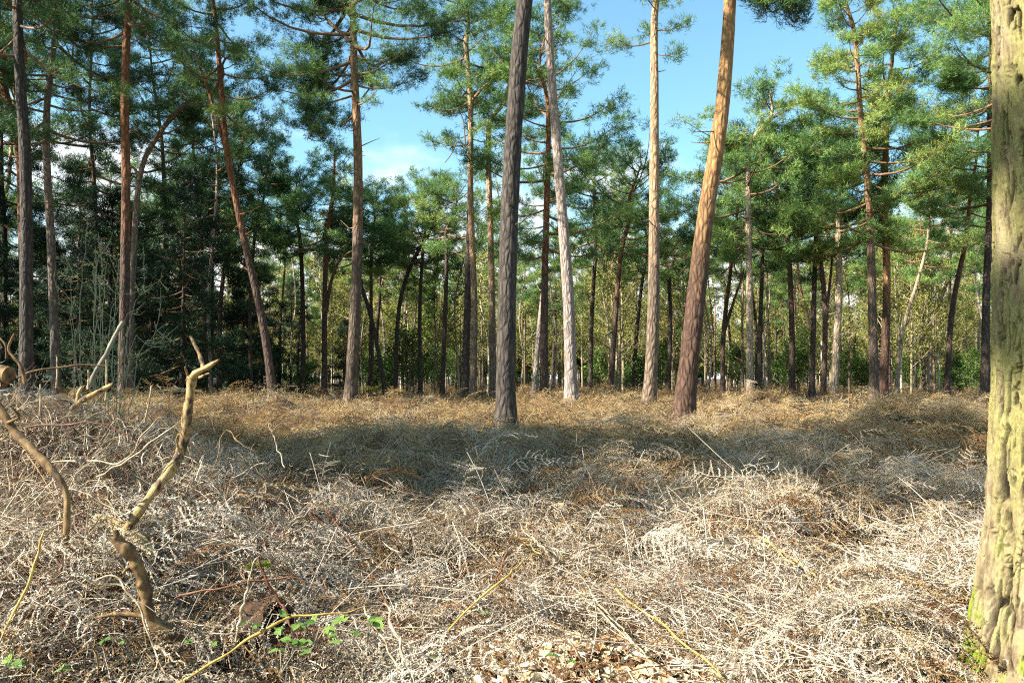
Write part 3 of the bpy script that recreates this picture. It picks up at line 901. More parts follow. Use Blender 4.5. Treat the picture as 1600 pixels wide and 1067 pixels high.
pine('pine with forked stem and tall crown just left of the tall brown pine', [(507, 606), (507, 490), (511, 370), (521, 300)], 9, 7, 38, B_RED, 232, (400, 2.7), 29, 44, 1.0, 'cone', 0.45, fork=([(508, 490), (522, 425), (546, 385)], 7))
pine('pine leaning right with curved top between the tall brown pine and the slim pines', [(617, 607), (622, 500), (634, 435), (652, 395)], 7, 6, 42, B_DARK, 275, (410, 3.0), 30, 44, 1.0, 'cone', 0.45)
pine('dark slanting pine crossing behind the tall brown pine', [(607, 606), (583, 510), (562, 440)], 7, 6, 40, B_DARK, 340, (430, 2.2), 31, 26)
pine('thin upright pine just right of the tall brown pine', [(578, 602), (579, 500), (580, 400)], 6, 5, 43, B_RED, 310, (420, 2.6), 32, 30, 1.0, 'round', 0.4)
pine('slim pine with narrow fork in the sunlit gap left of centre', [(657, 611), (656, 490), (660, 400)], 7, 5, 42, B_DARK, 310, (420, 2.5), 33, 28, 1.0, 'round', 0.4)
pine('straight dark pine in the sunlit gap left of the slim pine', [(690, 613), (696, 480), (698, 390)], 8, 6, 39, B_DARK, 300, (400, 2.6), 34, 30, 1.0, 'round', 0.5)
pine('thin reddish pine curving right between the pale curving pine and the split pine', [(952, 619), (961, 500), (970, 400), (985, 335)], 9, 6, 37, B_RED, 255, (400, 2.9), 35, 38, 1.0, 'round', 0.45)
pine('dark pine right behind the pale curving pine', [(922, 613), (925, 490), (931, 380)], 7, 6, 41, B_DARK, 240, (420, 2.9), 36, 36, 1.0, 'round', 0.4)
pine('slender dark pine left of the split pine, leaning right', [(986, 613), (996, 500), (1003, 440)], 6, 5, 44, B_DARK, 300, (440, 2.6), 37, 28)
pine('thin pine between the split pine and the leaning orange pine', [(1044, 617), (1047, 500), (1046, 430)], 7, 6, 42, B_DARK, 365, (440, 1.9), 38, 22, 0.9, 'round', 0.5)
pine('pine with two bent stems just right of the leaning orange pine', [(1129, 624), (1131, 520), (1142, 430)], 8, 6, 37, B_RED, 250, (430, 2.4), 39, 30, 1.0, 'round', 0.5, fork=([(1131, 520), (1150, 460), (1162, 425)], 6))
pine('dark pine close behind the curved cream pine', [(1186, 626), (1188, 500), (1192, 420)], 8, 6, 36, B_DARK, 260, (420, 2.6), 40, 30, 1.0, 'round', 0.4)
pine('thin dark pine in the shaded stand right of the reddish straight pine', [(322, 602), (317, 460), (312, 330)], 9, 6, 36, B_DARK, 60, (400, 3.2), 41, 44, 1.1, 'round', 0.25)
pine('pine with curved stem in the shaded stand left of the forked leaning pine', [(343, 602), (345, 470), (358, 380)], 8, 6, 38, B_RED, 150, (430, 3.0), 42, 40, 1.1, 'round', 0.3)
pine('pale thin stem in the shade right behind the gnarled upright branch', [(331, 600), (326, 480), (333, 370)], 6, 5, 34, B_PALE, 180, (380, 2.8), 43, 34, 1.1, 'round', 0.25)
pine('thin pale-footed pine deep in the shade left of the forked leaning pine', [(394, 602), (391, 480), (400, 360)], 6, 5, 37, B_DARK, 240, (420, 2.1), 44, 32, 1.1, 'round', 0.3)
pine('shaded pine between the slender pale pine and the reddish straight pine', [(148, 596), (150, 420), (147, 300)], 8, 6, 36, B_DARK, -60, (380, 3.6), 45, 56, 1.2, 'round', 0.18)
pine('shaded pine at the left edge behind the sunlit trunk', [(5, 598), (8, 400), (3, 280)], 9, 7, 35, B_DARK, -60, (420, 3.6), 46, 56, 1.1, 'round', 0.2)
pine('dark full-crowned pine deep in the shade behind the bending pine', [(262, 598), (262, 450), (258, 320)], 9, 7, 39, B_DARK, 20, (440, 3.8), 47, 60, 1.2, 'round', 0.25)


# --- pines further back: a few built ones, copied
FILL_SRC = []
r = np.random.default_rng(909)
for k in range(6):
    H = (11.5, 12.5, 13.5, 11, 12, 14)[k]
    c = spline(np.array([[0, 0, -0.4], [r.normal(0, .15), r.normal(0, .1), 3.5], [r.normal(0, .45), r.normal(0, .2), 7], [r.normal(0, .6), r.normal(0, .3), H]]), 26)
    rad = np.interp(c[:, 2], [0, H], [r.uniform(0.11, 0.16), 0.03])
    rt = thing('pine_tree', (0, 0, 0), 'pine', 'pine tree')
    tb = MB(); tb.tube(c, rad, 9, 0, c[:, 2] / 20, True)
    for s in range(4):
        z = r.uniform(3, 7); o = np.array([np.interp(z, c[:, 2], c[:, 0]), np.interp(z, c[:, 2], c[:, 1]), z]); a = r.uniform(0, 6.28)
        dd = np.array([math.cos(a), math.sin(a), .2]); tb.tube(np.stack([o, o + dd * .4, o + dd * .8]), [.02, .013, .006], 4, 0, .5, False)
    tb.build('trunk', (B_DARK, B_RED, B_GREY, B_DARK, B_TAN, B_RED)[k], rt)
    cb = MB()
    ax = lambda z, c=c: np.array([np.interp(z, c[:, 2], c[:, 0]), np.interp(z, c[:, 2], c[:, 1]), z])
    pine_crown(cb, ax, (6.0, 7.5, 7, 5.5, 6.5, 8)[k], H, (2.5, 2.6, 2.9, 2.4, 2.2, 2.7)[k], r, (28, 24, 28, 30, 24, 26)[k], 1, 1.05, ('round', 'flat', 'round', 'cone', 'round', 'flat')[k], 0.42, lod=1)
    cb.build('crown', [M_BRANCHBARK, M_NEEDLE], rt)
    FILL_SRC.append([rt, False])
SLIM_SRC = []
for k in range(4):
    H = (11, 12.5, 10, 13)[k]
    c = spline(np.array([[0, 0, -0.4], [r.normal(0, .12), 0, 3.5], [r.normal(0, .35), r.normal(0, .2), 7], [r.normal(0, .5), r.normal(0, .3), H]]), 22)
    rt = thing('slender_tree', (0, 0, 0), 'tree', 'tree')
    tb = MB(); tb.tube(c, np.interp(c[:, 2], [0, H], [(.10, .085, .075, .11)[k], .02]), 7, 0, c[:, 2] / 20, True); tb.build('trunk', (B_TAN, B_CREAM, B_PALE, B_RED)[k], rt)
    cb = MB(); ax = lambda z, c=c: np.array([np.interp(z, c[:, 2], c[:, 0]), np.interp(z, c[:, 2], c[:, 1]), z])
    pine_crown(cb, ax, H * .66, H, 1.5, r, 18, 1, 1.0, 'round', 0.5, lod=1); cb.build('crown', [M_BRANCHBARK, M_NEEDLE], rt)
    SLIM_SRC.append([rt, False])


def short_of(label):
    return label.split(',')[0]


def fill_pine(x, y, sc, k, label, group):
    loc = (x, y, float(mat_h(x, y)) - 0.1)
    s = FILL_SRC[k]
    rz = random.uniform(0, 6.28)
    if not s[1]:
        s[1] = True; o = s[0]; o.location = loc; o.rotation_euler = (0, 0, rz); o.scale = (sc,) * 3
        o['label'] = label; o['group'] = group
        return o
    return copy_tree(s[0], loc, rz, sc, label, group)


def px_of(x, y):
    return 800 + F * x / y


ZONES = [(-400, 130, 'in the deep shade at the left edge'), (130, 300, 'in the deep shade behind the leafless sapling'), (300, 440, 'in the shade behind the forked leaning pine'), (440, 560, 'between the forked leaning pine and the tall brown pine'),
         (560, 700, 'in the gap right of the tall brown pine'), (700, 790, 'behind the slim pines left of the thick central trunk'), (790, 900, 'behind the pale curving pine'),
         (900, 1010, 'between the pale curving pine and the split pine'), (1010, 1110, 'behind the leaning orange pine'), (1110, 1240, 'behind the curved cream pine'),
         (1240, 1350, 'behind the close group of four pines'), (1350, 1450, 'behind the twin tall pines'), (1450, 2200, 'far back beside the mossy oak trunk')]


def zone(px):
    for a, b, t in ZONES:
        if a <= px < b: return t
    return ZONES[-1][2]


r = np.random.default_rng(321)
made = 0
spots = []
for y0, y1, n, sp in ((45, 56, 9, 3.0), (56, 80, 16, 4.0)):
    t = 0
    while t < n:
        y = r.uniform(y0, y1); px = r.uniform(-60, 1640); x = (px - 800) / F * y
        if any(math.hypot(x - a, y - b) < sp for a, b in spots): 
            n -= 0.1
            continue
        spots.append((x, y)); t += 1
        left = px < 430
        sc = r.uniform(0.85, 1.05) * (1.35 if left else 1.0)
        if 970 < px < 1080: sc *= 0.72
        elif 600 < px < 720: sc *= 0.9
        elif px > 1240: sc *= 1.2
        z = zone(px)
        fill_pine(x, y, sc, int(r.integers(0, 6)), 'thin distant pine ' + z, 'distant pines ' + z)
# the dark stand on the left goes on outside the picture
for k in range(14):
    y = r.uniform(17, 46); x = -0.66 * y - r.uniform(0.5, 14)
    z = 'standing in the dark stand beyond the left edge'
    fill_pine(x, y, r.uniform(1.1, 1.5), int(r.integers(0, 6)), 'pine ' + z, 'pines of the dark stand on the left')
# and pines beside the photographer, whose crowns shade the strip across the clearing
for x, y, s, k in ((-11.0, 5.5, 1.15, 2), (-16.5, 5.0, 1.2, 1), (-8.4, 6.0, 1.05, 2), (-9.6, 4.9, 1.3, 5), (-13.0, 4.9, 1.1, 3), (-18.0, 4.0, 1.2, 5), (-14.5, 6.2, 1.25, 0), (-19.5, 5.0, 1.35, 2), (-24.5, 4.0, 1.5, 4), (-12.5, 9.6, 1.05, 3)):
    fill_pine(x, y, s, k, 'tall pine standing outside the left edge, shading the clearing', 'pines outside the left edge')


# ------------------------------------------------------------------ the broadleaved wood behind
def broadleaf(seed, H, leaves, mat, leaf=0.09, twigs=1.0, bark_r=0.09, spread=0.5):
    r = np.random.default_rng(seed)
    tb = MB(); cb = MB()
    c = spline(np.array([[0, 0, -0.3], [r.normal(0, .12), r.normal(0, .1), H * .35], [r.normal(0, .3), r.normal(0, .2), H * .7], [r.normal(0, .4), r.normal(0, .3), H]]), 18)
    tb.tube(c, np.interp(c[:, 2], [0, H], [bark_r, 0.015]), 7, 0, 0.5, True)
    ends = []
    nb = int(20 * twigs)
    for b in range(nb):
        t = 0.18 + 0.78 * (b + r.random()) / nb
        o = np.array([np.interp(t * H, c[:, 2], c[:, j]) for j in range(3)])
        a = r.uniform(0, 6.28); ln = H * spread * (1 - t * 0.75) * r.uniform(0.5, 1.0)
        up = r.uniform(0.35, 1.1)
        d = nrm(np.array([[math.cos(a), math.sin(a), up]]))[0]
        q = spline(np.stack([o, o + d * ln * .5 + r.normal(0, .1, 3), o + d * ln + np.array([0, 0, .12 * ln])]), 6)
        cb.tube(q, np.linspace(0.022 + 0.006 * ln, 0.006, 6), 4, 0, 0.5, False)
        for s in range(7):
            w = r.uniform(.25, 1); oo = q[min(5, int(w * 5))]
            d2 = nrm((d * .7 + r.normal(0, .55, 3) + np.array([0, 0, .25]))[None])[0]
            l2 = ln * r.uniform(.2, .45)
            e = oo + d2 * l2
            cb.tube(np.stack([oo, (oo + e) / 2 + r.normal(0, .04, 3), e]), [.010, .007, .004], 3, 0, 0.5, False)
            ends += [oo + (e - oo) * r.uniform(.3, 1.05) for _ in range(3)]
    ends = np.array(ends)
    n = leaves
    ce = ends[r.integers(0, len(ends), n)] + r.normal(0, 0.16, (n, 3))
    d = nrm(r.normal(0, 1, (n, 3)) * np.array([1, 1, .5])); s = nrm(np.cross(d, r.normal(0, .6, (n, 3)) + np.array(SUNV) * .6 + np.array([0, 0, .6])))
    L = leaf * r.uniform(.6, 1.2, (n, 1))
    v = np.stack([ce - d * L * .5, ce + s * L * .32, ce + d * L * .5, ce - s * L * .32], 1)
    k = np.arange(n) * 4
    cb.add(v, np.stack([k, k + 1, k + 2, k + 3], 1), 1, np.repeat(np.clip(r.normal(.5, .22, n), 0, 1), 4))
    return tb, cb


def source_tree(name, label, cat, tb, cb, mats_t, mats_c):
    rt = thing(name, (0, 0, 0), label, cat)
    tb.build('trunk' if name != 'shrub' else 'stem', mats_t, rt); cb.build('crown' if name != 'shrub' else 'foliage', mats_c, rt)
    return [rt, False]


M_BIRCHY = simple('pale_smooth_bark', [(0.3, (0.28, 0.24, 0.16)), (0.6, (0.48, 0.43, 0.30)), (0.8, (0.58, 0.53, 0.40))], (6, 6, 3))
YOUNG = []
for k in range(5):
    tb, cb = broadleaf(600 + k, (9.5, 11, 8.5, 12, 7)[k], (2500, 3000, 2200, 3200, 2300)[k], M_SPRING, 0.14, 1.5, (.07, .09, .08, .11, .06)[k], 0.42)
    YOUNG.append(source_tree('young_broadleaf_tree', 'x', 'tree', tb, cb, (M_BIRCHY, M_TWIG, M_BIRCHY, M_TWIG, M_BIRCHY)[k], [M_TWIG, M_SPRING]))
SHRUBS = []
for k in range(3):
    tb, cb = broadleaf(650 + k, (2.6, 3.4, 2.2)[k], (3400, 4200, 3000)[k], M_SHRUB, 0.12, 1.2, .035, 0.75)
    SHRUBS.append(source_tree('shrub', 'x', 'shrub', tb, cb, M_TWIG, [M_TWIG, M_SHRUB]))


def place(srcs, k, x, y, sc, label, group):
    s = srcs[k]; loc = (x, y, float(mat_h(x, y)) - 0.1); rz = random.uniform(0, 6.28)
    if not s[1]:
        s[1] = True; o = s[0]; o.location = loc; o.rotation_euler = (0, 0, rz); o.scale = (sc,) * 3
        o['label'] = label; o['group'] = group
        return o
    return copy_tree(s[0], loc, rz, sc, label, group)


r = np.random.default_rng(44)
for k in range(100):
    px = r.uniform(400, 1640) if k < 90 else r.uniform(-50, 420)
    y = r.uniform(43, 84); x = (px - 800) / F * y
    z = zone(px)
    place(YOUNG, int(r.integers(0, 5)), x, y, r.uniform(0.8, 1.25), 'young yellow-green broadleaved tree ' + z, 'young trees ' + z)
for k in range(52):
    px = r.uniform(430, 1640) if k < 44 else r.uniform(-50, 430)
    y = r.uniform(43, 70); x = (px - 800) / F * y
    z = zone(px)
    place(SHRUBS, int(r.integers(0, 3)), x, y, r.uniform(0.7, 1.15), 'green leafy shrub under the trees ' + z, 'shrubs ' + z)

r = np.random.default_rng(144)
for k in range(92):
    px = r.uniform(430, 1640) if k < 82 else r.uniform(0, 430)
    y = r.uniform(42, 72); x = (px - 800) / F * y; z = zone(px)
    place(SLIM_SRC, int(r.integers(0, 4)), x, y, r.uniform(0.8, 1.05), 'slender straight stem ' + z, 'slender stems ' + z)

# dark evergreens that close the stand on the left
SPR = []
for k in range(3):
    rr_ = np.random.default_rng(700 + k)
    H = (8.5, 6.5, 10)[k]
    tb = MB(); cb = MB()
    c = np.array([[0, 0, -.3], [0, 0, H * .5], [0.05, 0, H]])
    c = spline(c, 12); tb.tube(c, np.linspace(.12, .02, 12), 7, 0, .2, True)
    pine_crown(cb, lambda z: np.array([0, 0, z]), 0.5, H, (2.5, 2.2, 2.7)[k], rr_, 74, 1, 1.0, 'cone', 0.4, droop=0.25, lod=1)
    SPR.append(source_tree('evergreen_tree', 'x', 'evergreen', tb, cb, B_DARK, [M_BRANCHBARK, M_SPRUCE]))
r = np.random.default_rng(71)
for k, (px, y, s) in enumerate(((-40, 33, 1.1), (60, 36, 1.2), (120, 30, .8), (170, 38, 1.2), (235, 34, 1.0), (285, 32, .95), (330, 40, 1.2), (380, 44, 1.0), (410, 48, .8), (30, 42, 1.3), (215, 46, 1.4), (455, 52, .75), (540, 55, .6), (300, 50, 1.3), (120, 48, 1.4))):
    x = (px - 800) / F * y; z = zone(px)
    place(SPR, k % 3, x, y, s, 'dark dense evergreen tree ' + z, 'evergreens ' + z)

# the wood beyond: one mass
tm = []
for k in range(4):
    tb, cb = broadleaf(800 + k, (9, 11, 10, 12)[k], 2600, M_SPRING, 0.22, 1.0, .12, 0.4)
    tb2 = MB(); tb2.v = tb.v + cb.v; tb2.t = tb.t + cb.t
    tb2.f = tb.f + [(f + tb.n, m, s) for f, m, s in cb.f]; tb2.n = tb.n + cb.n
    tm.append(('far', tb2.mesh('far_tree', [M_TWIG, (M_SPRING, M_SPRING, M_SHRUB, M_SPRING)[k]])))
for k in range(2):
    tb, cb = broadleaf(830 + k, (3.5, 4.5)[k], 2200, M_SHRUB, 0.26, 0.8, .05, 0.8)
    tb2 = MB(); tb2.v = tb.v + cb.v; tb2.t = tb.t + cb.t
    tb2.f = tb.f + [(f + tb.n, m, s) for f, m, s in cb.f]; tb2.n = tb.n + cb.n
    tm.append(('far', tb2.mesh('far_shrub', [M_TWIG, (M_SHRUB, M_SPRING)[k]])))
COL_F = source_collection('far_tree_forms', tm)
r = np.random.default_rng(15)
n = 900
y = np.where(r.random(n) < .3, r.uniform(82, 95, n), r.uniform(84, 165, n)); x = r.uniform(-0.78, 0.78, n) * y
fw = scatter('far_wood', COL_F, np.stack([x, y, np.full(n, 0.7)], 1), np.stack([np.zeros(n), np.zeros(n), r.uniform(0, 6.28, n)], 1), np.repeat(r.uniform(0.75, 1.25, (n, 1)), 3, 1), np.where(r.random(n) < 0.45, r.integers(4, 6, n), r.integers(0, 4, n)), np.full(n, .5))
tag(fw, 'far wood of pale green trees closing the view behind the pines', 'wood', kind='stuff')


# ------------------------------------------------------------------ the mossy oak at the right edge
def oak():
    D = 4.2
    nz = 1100
    z = np.concatenate([np.linspace(-0.35, 4.6, nz - 60), np.linspace(4.6, 10.5, 61)[1:]])
    a = np.concatenate([np.linspace(np.radians(140), np.radians(310), 320, endpoint=False), np.linspace(np.radians(310), np.radians(500), 90, endpoint=False)])
    na = len(a)
    Z, Aa = np.meshgrid(z, a, indexing='ij')
    xl = np.interp(z, [-0.35, 0.0, 0.35, 0.8, 1.6, 2.3, 3.6, 10.5], [2.27, 2.425, 2.50, 2.57, 2.625, 2.645, 2.655, 2.72])
    R = np.interp(z, [-0.35, 0, 0.5, 1.5, 4, 10.5], [0.50, 0.42, 0.36, 0.325, 0.31, 0.20])
    cx = (xl + R)[:, None]
    flute = 0.030 * np.sin(Aa * 5 + 0.6) * np.exp(-np.maximum(Z + 0.2, 0) / 0.6) + 0.010 * np.sin(Aa * 3 + Z * 0.8)
    per = 2 * np.pi * 0.33
    u = (Aa - np.radians(140)) / (2 * np.pi) * per
    # make the bark pattern close round the stem by blending two copies
    def pattern(uu):
        wu = uu + 0.030 * (fbm(uu * 7, Z * 2.6, 5, 3) - 0.5) * 2
        wz = Z + 0.06 * fbm(uu * 9, Z * 5, 9, 3)
        open_ = np.clip((fbm(uu * 17, Z * 6.5, 61, 3) - 0.44) * 9, 0.0, 1)
        n1 = fbm(wu * 25, wz * 3.0, 63, 2)
        slit = np.clip(1.4 - np.abs(n1 - 0.5) / 0.075, 0, 1) * open_
        n2 = fbm(wu * 46 + 7, wz * 6.5, 67, 2)
        open2 = np.clip((fbm(uu * 20, Z * 13, 71, 3) - 0.46) * 8, 0.0, 1)
        slit2 = np.clip(1.2 - np.abs(n2 - 0.5) / 0.075, 0, 1) * open2
        n3 = fbm(wu * 16, wz * 26, 73, 2)
        chk = np.clip(1.2 - np.abs(n3 - 0.5) / 0.06, 0, 1) * np.clip((fbm(uu * 13, Z * 9, 77, 2) - 0.64) * 8, 0, 1)
        hh = -0.040 * slit - 0.018 * slit2 - 0.013 * chk + 0.035 * np.abs(n1 - .5) + 0.004 * (cellular(wu / 0.03, wz / 0.11, 3)[2] - .5) + 0.016 * (fbm(uu * 44, Z * 6, 12, 4) - 0.5) + 0.006 * (fbm(uu * 100, Z * 45, 13, 3) - 0.5) + 0.014 * (fbm(uu * 8, Z * 1.1, 14, 3) - 0.5)
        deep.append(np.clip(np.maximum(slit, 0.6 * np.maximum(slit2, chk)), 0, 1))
        return hh
    deep = []
    h = pattern(u)
    w = np.clip((u - (per - 0.25)) / 0.25, 0, 1)
    h = h * (1 - w) + pattern(u - per) * w
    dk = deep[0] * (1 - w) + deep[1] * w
    r = R[:, None] + flute + h
    X = cx + r * np.cos(Aa); Y = D + 0.05 + r * np.sin(Aa)
    mb = MB()
    i = np.arange(nz - 1)[:, None] * na; k = np.arange(na)[None]; k2 = (k + 1) % na
    q = np.stack([i + k, i + k2, i + na + k2, i + na + k], -1).reshape(-1, 4)
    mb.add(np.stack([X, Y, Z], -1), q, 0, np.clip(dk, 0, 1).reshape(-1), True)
    m, nt, b, out = material('mossy_oak_bark')
    v = coords(nt, (1, 1, 1), False)
    n_big = noise(nt, coords(nt, (3.0, 3.0, 1.2), False), 1.0, 4)
    n_mid = noise(nt, coords(nt, (14, 14, 6), False), 1.0, 6, 0.65)
    n_fin = noise(nt, coords(nt, (70, 70, 40), False), 1.0, 5, 0.7)
    wood = ramp(nt, [(0.30, (0.085, 0.058, 0.030)), (0.5, (0.215, 0.165, 0.095)), (0.70, (0.33, 0.28, 0.18))], n_mid)
    alga = ramp(nt, [(0.3, (0.11, 0.10, 0.018)), (0.55, (0.205, 0.188, 0.062)), (0.8, (0.31, 0.285, 0.15))], n_fin)
    f = nt.nodes.new('ShaderNodeMapRange'); f.interpolation_type = 'SMOOTHSTEP'
    f.inputs['From Min'].default_value = 0.40; f.inputs['From Max'].default_value = 0.56
    fsum = math_n(nt, 'ADD', math_n(nt, 'MULTIPLY', n_big, 0.6), math_n(nt, 'MULTIPLY', n_mid, 0.42))
    nt.links.new(fsum, f.inputs['Value'])
    c1 = mixc(nt, math_n(nt, 'MULTIPLY', f.outputs['Result'], 0.85), wood.outputs[0], alga.outputs[0])
    # cushions of moss on the root flare
    tco = nt.nodes.new('ShaderNodeTexCoord'); spz = nt.nodes.new('ShaderNodeSeparateXYZ'); nt.links.new(tco.outputs['Object'], spz.inputs[0])
    hz = math_n(nt, 'MULTIPLY', spz.outputs['Z'], 0.2)
    mo = nt.nodes.new('ShaderNodeMapRange'); mo.interpolation_type = 'SMOOTHSTEP'
    mo.inputs['From Min'].default_value = 0.54; mo.inputs['From Max'].default_value = 0.66
    msum = math_n(nt, 'SUBTRACT', math_n(nt, 'ADD', math_n(nt, 'MULTIPLY', n_big, 0.9), math_n(nt, 'MULTIPLY', n_mid, 0.45)), math_n(nt, 'MULTIPLY', hz, 1.05))
    nt.links.new(msum, mo.inputs['Value'])
    mossc = ramp(nt, [(0.3, (0.05, 0.085, 0.008)), (0.6, (0.17, 0.22, 0.018)), (0.8, (0.33, 0.34, 0.04))], n_fin)
    c2 = mixc(nt, mo.outputs['Result'], c1, mossc.outputs[0])
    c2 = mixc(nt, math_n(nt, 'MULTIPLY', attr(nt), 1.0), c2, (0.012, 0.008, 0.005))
    nt.links.new(c2, b.inputs['Base Color'])
    b.inputs['Roughness'].default_value = 0.9; b.inputs['Specular IOR Level'].default_value = 0.15
    bump(nt, b, math_n(nt, 'ADD', n_fin, math_n(nt, 'MULTIPLY', n_mid, 1.5)), 0.8, 0.008)
    base = np.array([2.78, D, float(mat_h(2.78, D))])
    root = thing('oak_tree', tuple(base), 'thick mossy yellow-green trunk at the right edge, closest tree to the viewer', 'oak tree')
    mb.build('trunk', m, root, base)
    # its crown, above the picture
    cb = MB(); rr = np.random.default_rng(3)
    for k in range(9):
        zz = rr.uniform(7.0, 10.4); a0 = rr.uniform(-1.2, 1.8); ln = rr.uniform(2, 4)
        o = np.array([2.82, D, zz]); d = np.array([math.cos(a0), math.sin(a0) * 0.8, rr.uniform(.5, 1.1)])
        qq = spline(np.stack([o, o + d * ln * .5 + rr.normal(0, .2, 3), o + d * ln]), 8)
        cb.tube(qq, np.linspace(0.09, 0.02, 8), 6, 0, .5, False)
        for j in range(9):
            oo = qq[rr.integers(2, 8)]; d2 = d * .6 + rr.normal(0, .6, 3)
            cb.tube(np.stack([oo, oo + d2 * .5 + rr.normal(0, .08, 3), oo + d2]), [.02, .013, .005], 4, 0, .5, False)
    cb.build('crown', M_TWIG, root, base)


oak()


# a pine out of frame on the left whose two low boughs throw the dark bands on the oak
def bough_pine():
    rr = np.random.default_rng(8)
    x0, y0 = -9.0, -2.6
    zb = float(mat_h(x0, y0))
    base = np.array([x0, y0, zb])
    root = thing('pine_tree', tuple(base), 'pine outside the left edge with two lone boughs shading the oak', 'pine tree')
    tb = MB(); c = spline(np.array([[x0, y0, zb - .3], [x0 + .1, y0, 7], [x0, y0 - .1, 15.5]]), 20)
    tb.tube(c, np.linspace(.17, .05, 20), 10, 0, (c[:, 2]) / 20, True)
    tb.build('trunk', B_RED, root, base)
    cb = MB()
    for zt, th in ((2.83, 0.085), (1.92, 0.12)):
        tgt = np.array([2.62, 4.05, zt])
        s = np.array(SUNV)
        k = (tgt[0] - x0) / -s[0]
        e = tgt + s * k
        o = np.array([x0, y0, e[2] - 0.5])
        q = spline(np.stack([o, (o + e) / 2 + np.array([0, 0, .15]), e, e + np.array([0.0, 0.9, 0.05])]), 10)
        cb.tube(q, np.linspace(.05, .012, 10), 6, 0, .5, False)
        n = 300
        w = rr.uniform(0.35, 1.0, n)
        C = np.stack([np.interp(w, np.linspace(0, 1, 10), q[:, j]) for j in range(3)], 1) + rr.normal(0, 1, (n, 3)) * np.array([.14, .14, th])
        add_needles(cb, C, nrm(np.array([[0, .3, .7]]) + rr.normal(0, .4, (n, 3))), rr, 13, .17, .024, np.full(n, .4))
    cb.build('crown', [M_BRANCHBARK, M_NEEDLE], root, base)


bough_pine()


# ------------------------------------------------------------------ dead wood, stalks and canes in the foreground
def on_mat(px, py, near=0.915, lift=0.0):
    h_ = hit(px, py)
    return P(px, py, h_[1] * near) + np.array([0, 0, lift])


def path3(pts):
    out = []
    for p in pts:
        out.append(P(p[0], p[1], p[2]) if len(p) == 3 else on_mat(p[0], p[1]))
    return np.array(out)


def rough_tube(mb, pts, w, D, sides=10, gnarl=0.12, seed=0, n=28, mat=0):
    rr = np.random.default_rng(seed)
    c = spline(pts, n)
    w = np.interp(np.linspace(0, 1, n), np.linspace(0, 1, len(w)), w) * D / F / 2
    if sides >= 9:
        n, sides = 70, 20
        c = spline(pts, n); w = np.interp(np.linspace(0, 1, n), np.linspace(0, 1, len(w)), w)
    th = np.linspace(0, 2 * np.pi, sides, endpoint=False)[None]; kk = np.arange(n)[:, None]
    lump = 1 + 2.0 * gnarl * (fbm(kk * (14.0 / n) + seed, kk * 0.0, seed, 3) - .5) * 2 + gnarl * 0.25 * (rr.random((n, sides)) - .5)
    lump = lump + gnarl * 0.9 * (fbm(np.cos(th) * 2.5 + 9 + seed, np.sin(th) * 2.5 + kk * (7.0 / n), seed + 3, 3) - .5) * 1.6 - gnarl * 0.6 * np.clip(1 - np.abs(fbm(np.cos(th) * 3 + 4, np.sin(th) * 3 + kk * (3.0 / n), seed + 8, 2) - .5) / .05, 0, 1)
    for j in range(max(1, n // 14)):
        k0, a0 = rr.integers(4, n - 2), rr.uniform(0, 6.28)
        lump = lump + rr.uniform(.1, .4) * np.exp(-((kk - k0) / 1.6) ** 2 - ((np.cos(th - a0) - 1) / .25) ** 2)
    mb.tube(c, w[:, None] * lump, sides, mat, .5, True)


def stick(name, label, cat, pts, w, D, mat, seed, gnarl=0.1, parts=(), group=None, sides=10):
    p = path3(pts)
    base = p[0]
    root = thing(name, tuple(base), label, cat, group)
    mb = MB(); rough_tube(mb, p, w, D, sides, gnarl, seed)
    mb.build('stem', mat, root, base)
    for pn, pp, pw in parts:
        m2 = MB(); rough_tube(m2, path3(pp), pw, D, max(6, sides - 2), gnarl, seed + 5, 14)
        m2.build(pn, mat, root, base)
    return root


stick('dead_branch', 'gnarled yellowish dead branch standing upright with a crooked fork on top', 'branch',
      [(196, 835, 4.55), (208, 812, 4.55), (234, 776, 4.6), (268, 732, 4.65), (286, 695, 4.7), (292, 650, 4.7), (298, 610, 4.7), (300, 588, 4.7)], [13, 15, 14, 16, 14, 13, 15], 4.65, M_DEAD, 3, 0.16,
      [('fork', [(297, 596, 4.7), (306, 583, 4.68), (322, 575, 4.66), (342, 562, 4.62)], [14, 11, 9, 3]),
       ('stub', [(318, 577, 4.67), (312, 555, 4.7), (305, 540, 4.72), (298, 526, 4.74)], [7, 7, 6, 5]),
       ('stub', [(296, 592, 4.7), (291, 580, 4.69), (289, 573, 4.68)], [6, 4, 3]),
       ('stub', [(312, 590, 4.67), (322, 585, 4.62), (327, 583, 4.6)], [5, 4, 2]),
       ('stub', [(282, 708, 4.66), (276, 690, 4.63), (279, 678, 4.6)], [6, 4, 3])])
stick('dead_branch', 'thick brown bent branch rearing out of the bracken, knob at its top', 'branch',
      [(280, 998, 3.95), (262, 986, 3.92), (243, 975, 3.9), (231, 952, 3.88), (228, 925, 3.87), (219, 893, 3.85), (203, 864, 3.83), (188, 851, 3.82), (181, 840, 3.82)], [20, 22, 19, 17, 17, 18, 18, 20, 17], 3.87, M_BROWNSTICK, 9, 0.14,
      [('stub', [(184, 848, 3.82), (182, 835, 3.82), (180, 828, 3.82)], [12, 10, 7]), ('stub', [(206, 890, 3.86), (198, 889, 3.84), (192, 896, 3.83)], [7, 5, 4]),
       ('side_branch', [(222, 962, 3.88), (200, 959, 3.88), (175, 960, 3.88), (145, 966, 3.88)], [7, 7, 6, 4])])
